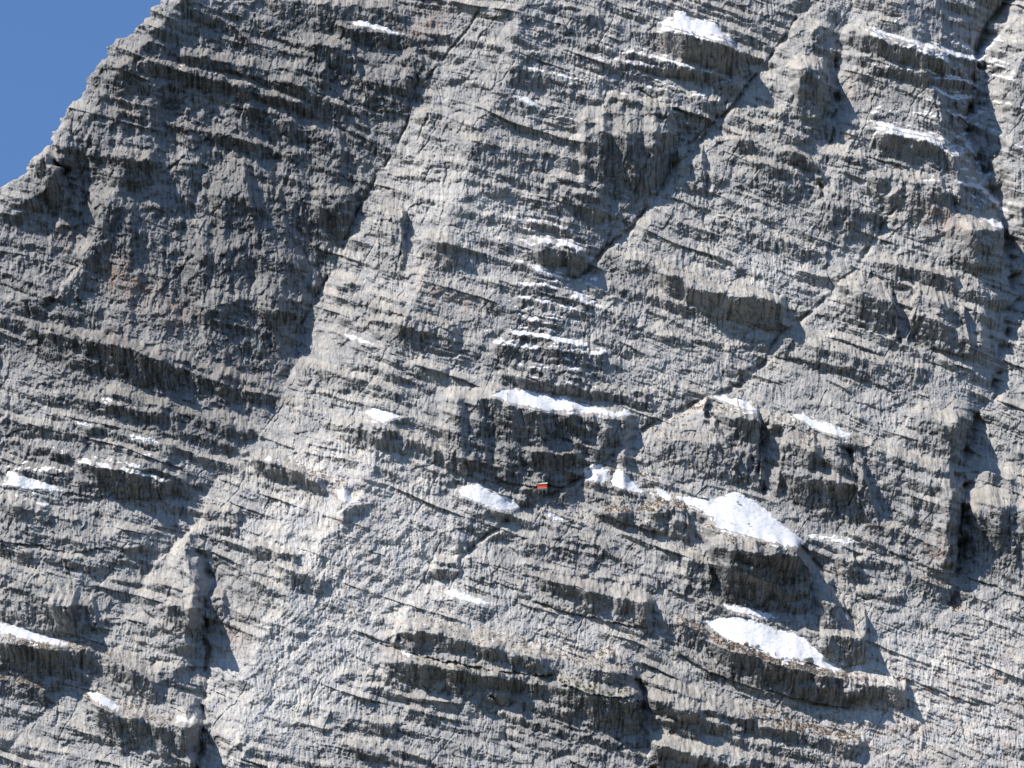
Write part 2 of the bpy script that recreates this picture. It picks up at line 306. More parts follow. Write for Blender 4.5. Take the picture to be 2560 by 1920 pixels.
lipc = np.zeros_like(X); cov = np.zeros_like(X)
def window(x0, x1, y0, y1):
    a, b = np.searchsorted(xs, [x0, x1]); c, d = np.searchsorted(ys, [y0, y1])
    return slice(c, d), slice(a, b)
for n, (kind, t, pts, h, wd, amp) in enumerate(LED):
    p = tp(t, pts)
    if kind == 'L' or True:
        fade = 22.0
    sl_ = window(p[0, 0] - fade, p[-1, 0] + fade, p[:, 1].min() - 90, p[:, 1].max() + h * 1.4 + 40)
    x = X[sl_]; y = Y[sl_]
    yl = np.interp(x, p[:, 0], p[:, 1]).astype(f32) + 5 * pn(x / 33, y * 0 + n, 3) + 2.6 * pn(x / 9, y * 0 + n, 5) + 1.6 * pn(x / 30, y / 30, n)
    end = sstep(p[0, 0] - fade, p[0, 0] + 8, x) * (1 - sstep(p[-1, 0] - 8, p[-1, 0] + fade, x))
    am = end * (0.8 + 0.5 * pn(x / 40, y / 200, n + 9))
    d = yl - y
    if kind == 'L':
        hh = h * (1 + 0.25 * pn(x / 25, y * 0, n)); A = 0.90 * h * amp; wd = wd * 1.6 if wd < 12 else wd
        pr = np.where(d > 0, np.clip(1 - d / wd, 0, 1), np.clip(1 + d / hh, 0, 1) ** 0.75)
        R[sl_] += A * am * pr
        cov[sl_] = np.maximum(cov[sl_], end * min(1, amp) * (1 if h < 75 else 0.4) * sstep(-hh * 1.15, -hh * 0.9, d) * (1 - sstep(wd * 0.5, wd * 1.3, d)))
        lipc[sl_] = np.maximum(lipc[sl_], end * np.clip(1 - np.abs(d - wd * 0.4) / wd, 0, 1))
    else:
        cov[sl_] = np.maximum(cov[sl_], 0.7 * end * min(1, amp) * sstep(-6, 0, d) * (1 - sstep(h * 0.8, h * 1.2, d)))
        A = 0.42 * h * amp
        pr = np.where(d > 0, np.clip(1 - d / (h * 1.3), 0, 1) ** 1.2, np.clip(1 + d / 2.5, 0, 1))
        R[sl_] += A * am * pr

# ------------------------------------------------------------------ taller cliff bands, each between a lip above and a foot below
WALL = [
 ([(545,985),(600,990),(640,1015),(705,1055),(690,1078),(620,1055),(550,1030)],1), ([(770,690),(860,700),(1000,740),(1030,760),(960,775),(820,745)],.9), ([(1340,212),(1440,235),(1560,262),(1585,285),(1450,275),(1340,240)],1),
 ([(1440,55),(1590,100),(1600,160),(1560,170),(1440,115)],.9), ([(1870,80),(2010,130),(2100,160),(2100,212),(1980,185),(1880,135)],.9), ([(1890,290),(2000,310),(2060,340),(2060,375),(1950,355),(1880,325)],.9),
 ([(1530,1180),(1720,1195),(1750,1240),(1750,1330),(1560,1315),(1530,1250)],.8), ([(1530,1385),(1700,1435),(1870,1480),(1870,1535),(1700,1510),(1560,1460)],1), ([(830,1415),(1100,1465),(1390,1510),(1390,1600),(1200,1565),(1150,1505),(830,1480)],.8),
 ([(1170,1245),(1330,1290),(1412,1300),(1405,1355),(1280,1335),(1170,1285)],1), ([(1290,1105),(1480,1100),(1490,1155),(1420,1165),(1300,1135)],1), ([(860,1340),(1100,1390),(1370,1460),(1370,1502),(1000,1442),(850,1390)],.8),
 ([(1530,890),(1640,908),(1645,1050),(1600,1060),(1540,970)],.8), ([(1690,950),(1860,1020),(1900,1140),(1750,1125),(1680,1050)],.75), ([(1975,890),(2065,915),(2065,1010),(1980,980)],.8), ([(1480,625),(1690,655),(1690,712),(1600,695),(1480,665)],1),
 ([(1690,728),(1900,785),(2010,850),(1900,842),(1690,775)],.9), ([(1780,575),(1930,640),(1935,722),(1830,700)],.8), ([(1975,635),(2080,680),(2095,770),(1960,745)],.9), ([(2080,500),(2172,500),(2172,605),(2080,592)],.8),
 ([(1260,290),(1460,290),(1470,345),(1400,445),(1320,430),(1260,380)],.6), ([(1700,150),(1790,160),(1800,300),(1720,300)],.7), ([(0,1385),(180,1405),(170,1465),(0,1455)],1), ([(200,1515),(350,1558),(345,1610),(210,1595)],1),
 ([(350,1560),(432,1562),(440,1630),(360,1625)],.9), ([(0,1165),(110,1200),(240,1215),(230,1240),(100,1235),(0,1210)],.9), ([(170,1000),(340,1015),(445,1055),(400,1085),(300,1080),(180,1045)],1), ([(60,712),(350,765),(600,845),(580,885),(350,845),(80,785)],.8),
 ([(0,905),(150,925),(200,960),(0,940)],.9), ([(395,1285),(485,1290),(485,1350),(415,1385)],.8), ([(595,1220),(710,1255),(700,1290),(610,1275)],1), ([(1065,745),(1320,768),(1315,805),(1070,795)],.9), ([(1100,810),(1400,850),(1400,876),(1110,840)],1),
 ([(2085,1085),(2260,1100),(2260,1275),(2080,1235)],.6), ([(1380,1465),(1560,1525),(1720,1565),(1700,1600),(1400,1565)],.9), ([(1410,1605),(1700,1650),(1700,1690),(1410,1680)],.9), ([(400,120),(560,150),(745,230),(745,285),(560,225),(400,185)],.8),
 ([(230,335),(335,350),(335,425),(240,405)],.8), ([(530,225),(720,295),(710,335),(520,275)],.8), ([(110,350),(155,425),(145,490),(105,460)],.7), ([(340,540),(620,560),(700,640),(640,800),(480,780),(380,640)],.2), ([(460,420),(780,440),(760,520),(560,540),(460,520)],.25),
 ([(170,420),(300,460),(290,600),(200,620)],.3), ([(850,130),(900,120),(940,170),(880,200)],.7), ([(1180,395),(1330,440),(1290,500),(1180,440)],.7), ([(640,790),(820,830),(900,870),(640,840)],.8), ([(670,905),(780,925),(900,985),(760,975)],.8),
 ([(990,300),(1180,330),(1190,400),(1000,370)],.5), ([(1530,470),(1790,545),(1790,580),(1540,510)],.6), ([(1100,1165),(1300,1200),(1290,1235),(1110,1200)],.8), ([(1760,1290),(1870,1330),(1870,1420),(1770,1400)],.9), ([(1940,1230),(2110,1290),(2100,1330),(1950,1280)],.6),
 ([(540,1170),(640,1200),(640,1240),(540,1220)],.8), ([(10,1010),(160,1020),(240,1080),(20,1060)],.6), ([(110,1300),(200,1310),(210,1380),(120,1380)],.6), ([(1870,380),(2030,400),(2060,470),(1900,460)],.6), ([(1620,350),(1740,380),(1730,430),(1620,400)],.6),
 ([(560,0),(850,20),(900,80),(620,70)],.7), ([(620,90),(760,110),(790,200),(660,190)],.6), ([(1220,640),(1380,690),(1370,740),(1240,700)],.5), ([(240,850),(560,930),(520,990),(240,910)],.7), ([(1480,1210),(1530,1215),(1540,1300),(1480,1290)],.7),
]
WALL2 = [
 (10,[(200,60),(400,80),(390,180),(250,170)],.5),(10,[(490,130),(700,150),(960,210),(990,250),(900,330),(800,270),(600,230)],.8),(10,[(450,230),(560,240),(640,280),(640,330),(500,290)],.9),(10,[(560,240),(640,260),(790,310),(780,345),(650,330)],.9),
 (10,[(0,290),(150,330),(280,380),(270,460),(180,420),(0,390)],.6),(10,[(440,350),(660,400),(900,440),(900,500),(860,520),(680,460),(560,400)],1),(10,[(420,420),(660,480),(720,560),(740,640),(600,620),(480,560),(380,500)],.7),(10,[(690,530),(840,560),(830,600),(720,590)],.8),
 (10,[(1180,110),(1330,130),(1330,220),(1230,230)],.6),(10,[(1220,280),(1340,300),(1380,380),(1330,470),(1250,430)],.6),(10,[(940,440),(1190,500),(1200,540),(940,490)],.7),(10,[(940,590),(1030,600),(1060,680),(960,660)],.9),
 (10,[(1160,650),(1250,670),(1330,740),(1300,760),(1180,720)],1),(10,[(1540,490),(1640,520),(1620,545),(1550,525)],.9),(10,[(1510,560),(1600,560),(1850,640),(1840,700),(1640,660),(1500,610)],.9),(10,[(1540,750),(1640,800),(1700,845),(1560,835)],.9),
 (10,[(1330,870),(1580,930),(1570,1050),(1430,1070),(1330,1010)],.5),(10,[(1620,850),(1740,790),(1890,830),(1890,940),(1800,1000),(1620,950)],.6),(10,[(1890,960),(2130,980),(2150,1150),(2000,1200),(1890,1140)],.6),(10,[(960,760),(1300,830),(1280,900),(960,830)],.5),
 (10,[(720,660),(830,670),(840,880),(700,820)],.5),(10,[(370,1100),(700,1150),(1170,1300),(1150,1410),(800,1300),(560,1250),(380,1180)],.5),(10,[(60,1030),(320,1090),(330,1170),(270,1200),(120,1140)],.9),(10,[(20,950),(340,1010),(360,1050),(60,990)],.7),
 (10,[(0,1130),(260,1200),(240,1235),(0,1170)],.9),(10,[(1500,1120),(1680,1150),(1680,1290),(1500,1200)],.6),(10,[(1690,1150),(1920,1200),(1920,1300),(1720,1230)],.8),(10,[(1410,1240),(1640,1300),(1680,1470),(1480,1400)],.6),(10,[(1950,1220),(2150,1290),(2160,1350),(1960,1290)],.8),
 (10,[(20,1370),(130,1390),(120,1425),(20,1410)],1),(10,[(0,1440),(330,1500),(340,1545),(0,1480)],.9),(10,[(0,1575),(400,1620),(430,1659),(0,1645)],.9),
 (11,[(60,250),(250,280),(260,300),(210,380),(140,380),(80,320)],.5),(11,[(0,120),(190,130),(200,230),(0,220)],.35),(11,[(600,220),(880,260),(960,450),(700,420),(560,350)],.45),(11,[(180,470),(740,530),(730,565),(420,525)],.8),(11,[(690,590),(770,600),(760,690),(690,680)],.8),
 (11,[(130,600),(400,690),(430,740),(200,690)],.9),(11,[(110,800),(500,850),(640,870),(600,935),(300,870)],.8),(11,[(140,840),(410,880),(420,925),(150,905)],1),(11,[(430,880),(620,930),(580,1040),(440,990)],.9),(11,[(600,1010),(720,1040),(700,1100),(600,1080)],.9),
 (11,[(0,1150),(120,1170),(140,1240),(0,1220)],.9),(11,[(280,1220),(420,1180),(520,1230),(540,1320),(420,1330),(280,1280)],.7),(11,[(600,1340),(830,1400),(1100,1470),(1080,1530),(800,1480),(600,1420)],1),(11,[(620,1550),(900,1640),(900,1680),(620,1600)],.9),
 (11,[(1100,1470),(1500,1560),(1480,1650),(1200,1620)],.6),(11,[(1390,750),(1480,760),(1500,880),(1420,900)],.8),(11,[(1490,740),(1700,780),(1720,825),(1500,790)],.8),(11,[(1500,880),(1700,900),(1700,960),(1500,925)],.8),(11,[(1810,140),(1990,150),(1990,240),(1920,280),(1830,210)],1),
 (11,[(1840,480),(1960,490),(1960,640),(1920,790),(1850,780)],.5),(11,[(1120,380),(1480,430),(1500,560),(1200,520),(1120,460)],.6),(11,[(1530,590),(1720,640),(1700,695),(1540,655)],.8),(11,[(1200,1290),(1500,1330),(1500,1385),(1240,1355)],.8),(11,[(1480,1290),(1700,1300),(1710,1420),(1550,1400)],.8),(11,[(1960,350),(2240,430),(2240,485),(1960,405)],.8),
 (12,[(490,190),(760,265),(750,310),(600,290),(480,240)],.6),(12,[(700,170),(820,180),(810,240),(720,230)],.8),(12,[(905,190),(1030,200),(1010,280),(900,260)],.7),(12,[(400,300),(690,370),(680,402),(420,340)],.8),(12,[(480,440),(610,440),(650,640),(560,640)],.35),(12,[(100,400),(160,400),(150,520),(90,480)],.7),
 (12,[(780,480),(890,480),(860,600),(780,560)],.6),(12,[(220,170),(340,170),(340,250),(220,240)],.5),(12,[(840,720),(1140,830),(1120,880),(900,790)],.8),(12,[(500,760),(660,730),(780,770),(700,930),(500,900)],.35),(12,[(1050,590),(1140,610),(1130,680),(1040,650)],.8),(12,[(1190,450),(1260,470),(1255,500),(1195,485)],.8),(12,[(940,530),(1000,540),(1000,700),(930,690)],.6),
 (13,[(850,80),(1010,130),(1120,180),(1090,205),(920,155)],.8),(13,[(510,310),(600,320),(590,390),(500,370)],.8),(13,[(590,450),(700,520),(640,600),(590,560)],.5),(13,[(0,470),(190,520),(190,620),(0,590)],.6),(13,[(410,540),(500,550),(480,620),(420,600)],.8),(13,[(0,290),(160,330),(240,350),(230,410),(0,410)],.6),
 (13,[(220,650),(380,720),(480,700),(460,790),(330,810),(210,700)],.6),(13,[(950,620),(1060,610),(1269,650),(1269,700),(1000,680)],.7),(13,[(960,690),(1100,690),(1269,720),(1269,810),(1150,790),(980,740)],.6),(13,[(1080,440),(1140,440),(1140,490),(1080,490)],.9),(13,[(890,830),(990,840),(980,880),(900,860)],.8),(13,[(860,890),(1000,910),(1020,950),(880,930)],.8),(13,[(1000,800),(1090,810),(1080,850),(1010,840)],.8),
]
WALL = [(dp(a_), b_) for a_, b_ in WALL] + [(tp(t_, a_), b_) for t_, a_, b_ in WALL2]
for n, (p, amp) in enumerate(WALL):
    x0, x1 = p[:, 0].min(), p[:, 0].max()
    cx = np.linspace(x0 + 0.5, x1 - 0.5, 60); top = np.zeros(60); bot = np.zeros(60)
    for i, c in enumerate(cx):
        hit = [ay + (by - ay) * (c - ax) / (bx - ax) for (ax, ay), (bx, by) in zip(p, np.roll(p, -1, axis=0)) if (ax - c) * (bx - c) <= 0 and ax != bx]
        top[i], bot[i] = min(hit), max(hit)
    hgt = np.convolve(np.pad(np.maximum(bot - top, 6), 3, mode='edge'), np.ones(7) / 7, 'valid'); mh = hgt.max()
    sl_ = window(x0 - 16, x1 + 16, p[:, 1].min() - mh * 0.7 - 10, p[:, 1].max() + 30)
    x = X[sl_]; y = Y[sl_]
    x_ = x + 5 * pn(x / 26, y / 26, n + 70)
    yl = np.interp(x_, cx, top).astype(f32) + 6 * pn(x / 31, y * 0 + n, 3) + 4 * pn(x / 11, y * 0 + n, 5)
    hh = np.interp(x_, cx, hgt).astype(f32)
    end = sstep(x0 - 12, x0 + 6, x_) * (1 - sstep(x1 - 5, x1 + 5, x_))
    d = yl - y
    wd = hh * 0.22 + 7
    am = end * (0.85 + 0.4 * pn(x / 45, y / 160, n + 19)) * amp
    pr = np.where(d > 0, np.clip(1 - d / wd, 0, 1), np.clip(1 + d / hh, 0, 1))
    R[sl_] += 0.80 * hh * am * pr
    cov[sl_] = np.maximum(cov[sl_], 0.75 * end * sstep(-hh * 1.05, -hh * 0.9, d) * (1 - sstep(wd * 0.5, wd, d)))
    lipc[sl_] = np.maximum(lipc[sl_], end * np.clip(1 - np.abs(d - 4) / 7, 0, 1))

# ------------------------------------------------------------------ blocks and prows standing out of the wall
BLK = [
 (9,[(890,820),(1200,850),(1215,1010),(1080,1050),(950,950)],30), (7,[(1130,270),(1230,290),(1250,550),(1220,800),(1100,850),(990,800),(850,650),(950,400)],26),
 (7,[(20,560),(250,440),(460,620),(520,780),(480,850),(200,820),(0,750)],15), (5,[(1140,1180),(1450,1190),(1450,1300),(1380,1380),(1230,1380),(1180,1300)],14),
 (5,[(700,820),(950,870),(940,1000),(900,1200),(900,1380),(640,1280),(640,1050)],20), (5,[(960,900),(1290,930),(1320,1100),(1150,1150),(1160,1260),(930,1300)],14),
 (5,[(1090,-90),(1460,-20),(1560,20),(1460,130),(1240,90)],24), (6,[(930,250),(1060,190),(1390,290),(1460,520),(1310,480),(1060,340)],15),
 (6,[(100,150),(690,260),(740,360),(690,440),(250,350)],22), (6,[(1500,340),(1700,380),(1870,500),(1880,610),(1620,560),(1480,420)],15),
 (6,[(1680,940),(1900,960),(1900,1100),(1820,1190),(1700,1140),(1640,1060)],18), (9,[(1640,-100),(1830,-100),(1850,250),(1780,430),(1680,430),(1640,300)],26),
 (3,[(680,360),(940,400),(1000,580),(960,740),(760,720)],16), (3,[(1650,570),(1880,590),(1870,740),(1760,800),(1640,700)],18), (3,[(1490,1110),(1730,1160),(1740,1290),(1760,1400),(1560,1480),(1360,1380)],14),
 (3,[(1730,1370),(2080,1380),(2110,1500),(2060,1650),(1740,1600)],16), (3,[(0,190),(440,310),(480,420),(400,490),(0,380)],16), (3,[(0,480),(440,520),(340,700),(280,730),(0,640)],12),
 (8,[(1250,960),(1650,1030),(1800,1060),(1800,1150),(1720,1210),(1500,1180),(1270,1080)],14), (8,[(370,760),(700,850),(1240,980),(1260,1080),(900,1050),(500,960),(270,880)],12),
 (8,[(1260,540),(1640,590),(1650,660),(1380,700),(1250,640)],8), (8,[(1650,590),(1930,620),(1860,800),(1700,750)],9), (8,[(1500,1200),(1820,1260),(1830,1440),(1700,1480),(1540,1380)],12),
 (1,[(600,740),(700,780),(680,980),(560,960),(540,860)],16), (1,[(730,860),(960,830),(1000,1000),(850,1010),(720,960)],14), (1,[(1540,130),(1700,80),(1760,180),(1600,200)],10),
 (1,[(1600,370),(1980,380),(2030,470),(1980,570),(1760,520)],14), (1,[(850,400),(1180,420),(1170,560),(860,560)],8), (1,[(390,1030),(500,1120),(480,1380),(340,1400)],14), (1,[(1050,950),(1170,990),(1160,1060),(1070,1050)],10),
 (1,[(320,830),(440,740),(450,920),(350,940)],16), (1,[(1170,0),(1560,20),(1500,110),(1200,80)],12), (4,[(200,150),(320,60),(480,80),(500,380),(250,380)],10), (4,[(560,1150),(800,1170),(760,1290),(560,1240)],10),
 (4,[(820,1200),(1060,1190),(1000,1300),(800,1310)],14), (4,[(230,1000),(550,1100),(500,1250),(220,1180)],10), (2,[(1750,880),(1950,880),(1950,1100),(1740,1280),(1690,1100)],14), (2,[(1490,780),(1760,850),(1700,1060),(1620,1260),(1480,1100)],12),
 (2,[(880,1120),(1040,1130),(1030,1200),(900,1200)],9), (2,[(1220,1220),(1340,1230),(1400,1320),(1220,1300)],10), (3,[(100,940),(250,940),(240,1180),(60,1150)],14), (3,[(280,960),(420,960),(400,1100),(290,1180)],14),
 (3,[(720,910),(960,960),(960,1050),(720,990)],10), (3,[(760,720),(950,820),(900,860),(720,880)],8), (6,[(680,520),(860,470),(1200,560),(1150,700),(700,600)],10), (6,[(360,560),(580,580),(560,680),(380,740)],12),
 (8,[(1800,90),(2000,90),(2010,200),(1960,215),(1790,160)],12), (8,[(1610,60),(1780,90),(1780,165),(1610,110)],10), (9,[(30,80),(170,90),(170,260),(20,250)],12), (9,[(1320,870),(1560,880),(1500,1120),(1330,1020)],8),
 (9,[(740,660),(860,640),(1060,780),(900,860)],10), (9,[(820,360),(900,420),(880,600),(780,600)],16), (9,[(1240,1010),(1330,1010),(1200,1100),(1110,1040)],-4), (8,[(1200,20),(1290,20),(1250,90),(1180,70)],12),
 (8,[(890,240),(1000,200),(1000,240),(900,280)],7), (8,[(300,640),(540,650),(400,760),(280,880),(140,850)],10), (7,[(1260,650),(1400,650),(1390,780),(1260,770)],12), (7,[(960,1010),(1100,1030),(1080,1130),(960,1140)],14),
 (7,[(720,170),(900,200),(960,340),(740,320),(650,280)],10), (7,[(1450,1440),(1510,1450),(1500,1560),(1440,1540)],12), (6,[(1150,1420),(1290,1400),(1290,1560),(1160,1600)],10), (6,[(420,1180),(520,1180),(500,1380),(440,1300)],12),
 (6,[(540,1240),(610,1240),(610,1480),(520,1460)],14), (5,[(1290,940),(1500,950),(1440,1140),(1330,1130)],-20), (5,[(1430,1030),(1530,1030),(1530,1140),(1430,1140)],16), (5,[(1570,1070),(1700,1030),(1720,1120),(1580,1180)],14),
 (5,[(1480,960),(1560,960),(1560,1020),(1480,1020)],14), (2,[(860,180),(900,170),(850,330),(800,260)],8), (2,[(460,690),(580,680),(540,820),(490,900)],9), (2,[(640,450),(800,380),(780,490),(650,500)],10),
]
for n, (t, poly, A) in enumerate(BLK):
    p = tp(t, poly)
    sl_ = window(p[:, 0].min() - 22, p[:, 0].max() + 22, p[:, 1].min() - 22, p[:, 1].max() + 22)
    x = X[sl_]; y = Y[sl_]
    m = inpoly(x + 6 * pn(x / 24, y / 24, n), y + 5 * pn(x / 24, y / 24, n + 4), p).astype(f32)
    big = math.sqrt((np.ptp(p[:, 0])) * np.ptp(p[:, 1]))
    m = 0.62 * blur(m, max(1, 1.3 / STEP)) + 0.38 * blur(m, max(2, big * 0.07 / STEP))
    R[sl_] += A * 0.85 * m

# ------------------------------------------------------------------ clefts cut along the faults, gullies and chimneys
SLOT = [(0,5,20),(1,9,34),(2,8,32),(3,24,62),(4,10,30),(5,11,40),(6,5,16),(7,5,14),(8,12,36),(9,7,24),(10,5,18),(11,7,26),(12,5,20),(13,9,26),(14,6,14)]
EXTRA = [(tp(1,[(2030,410),(2010,560)]),4,10),(tp(2,[(160,1130),(0,1560)]),5,16),(tp(2,[(540,700),(450,900)]),5,12),(tp(2,[(500,260),(440,640)]),4,14),(tp(2,[(390,1290),(380,1500),(340,1650)]),5,16),
 (tp(4,[(1180,0),(940,260),(990,520)]),4,10),(tp(4,[(160,250),(180,380)]),5,16),(tp(4,[(480,260),(500,460)]),5,14),(tp(6,[(1400,240),(1440,520)]),7,20),(tp(6,[(700,240),(700,420)]),5,20),(tp(6,[(1800,380),(1880,600)]),6,16),
 (tp(3,[(960,1000),(980,1250),(940,1480)]),4,10),(tp(3,[(1740,1150),(1780,1290),(1700,1500)]),6,18),(tp(3,[(1640,600),(1680,780)]),6,18),(tp(3,[(560,420),(440,540),(300,740),(130,900)]),7,22),(tp(8,[(440,1020),(540,1220)]),5,12),(tp(8,[(560,1400),(720,1620)]),4,12),
 (tp(9,[(1480,1180),(1490,1310)]),6,16),(tp(7,[(350,1180),(340,1400)]),6,14),(tp(7,[(60,420),(0,520)]),6,14),(tp(1,[(500,1060),(520,1280)]),6,18),(tp(1,[(450,740),(470,920)]),5,14),(tp(5,[(880,1000),(830,1160)]),6,18),(tp(5,[(1130,1180),(1160,1340)]),6,18),
 (tp(5,[(900,900),(860,1350)]),5,16),(tp(9,[(1070,560),(1160,800)]),7,16),(tp(6,[(1750,20),(1780,260)]),6,16),(tp(2,[(1150,180),(1120,260)]),4,8),(tp(1,[(1550,100),(1590,260)]),5,14),(tp(1,[(1290,830),(1000,1060)]),6,16)]
for n, (p, wd_, dep) in enumerate([(MACRO[i][0][:{0: 9, 4: 16}.get(i, 99)], a_, b_) for i, a_, b_ in SLOT] + EXTRA):
    sl_ = window(p[:, 0].min() - 40, p[:, 0].max() + 40, p[:, 1].min() - 30, p[:, 1].max() + 30)
    x = X[sl_]; y = Y[sl_]
    x = x + 4 * np.sin(y / 31 + x / 47) * -1 * (1 if n < len(SLOT) else 0) - 2 * np.sin(y / 13 + 1) * (1 if n < len(SLOT) else 0) + 4 * pn(x / 40, y / 40, n) + 2.5 * pn(x / 11, y / 11, n + 2)
    dmin = np.full(x.shape, 1e9, f32); side = np.zeros(x.shape, f32)
    for k in range(len(p) - 1):
        ax, ay = p[k]; bx, by = p[k + 1]; ux, uy = bx - ax, by - ay; L2 = ux * ux + uy * uy
        t_ = np.clip(((x - ax) * ux + (y - ay) * uy) / L2, 0, 1)
        dx = x - ax - t_ * ux; dy = y - ay - t_ * uy; dd = np.sqrt(dx * dx + dy * dy)
        m = dd < dmin; dmin = np.where(m, dd, dmin); side = np.where(m, np.sign(dx), side)
    wl = wd_ * (0.75 + 0.8 * np.clip(pn(x / 60, y / 45, n + 50) + 0.5, 0, 1.2))
    R[sl_] -= 0.75 * dep * ((0.2 if n in (1, 4) else 0.0) + (0.7 if n in (1, 4) else 1.1) * sstep(-0.35, 0.35, fbm(x / 60, y / 44, 2, n + 60))) * np.clip(1 - dmin / np.where(side < 0, wl * 0.55, wl), 0, 1) ** 0.8

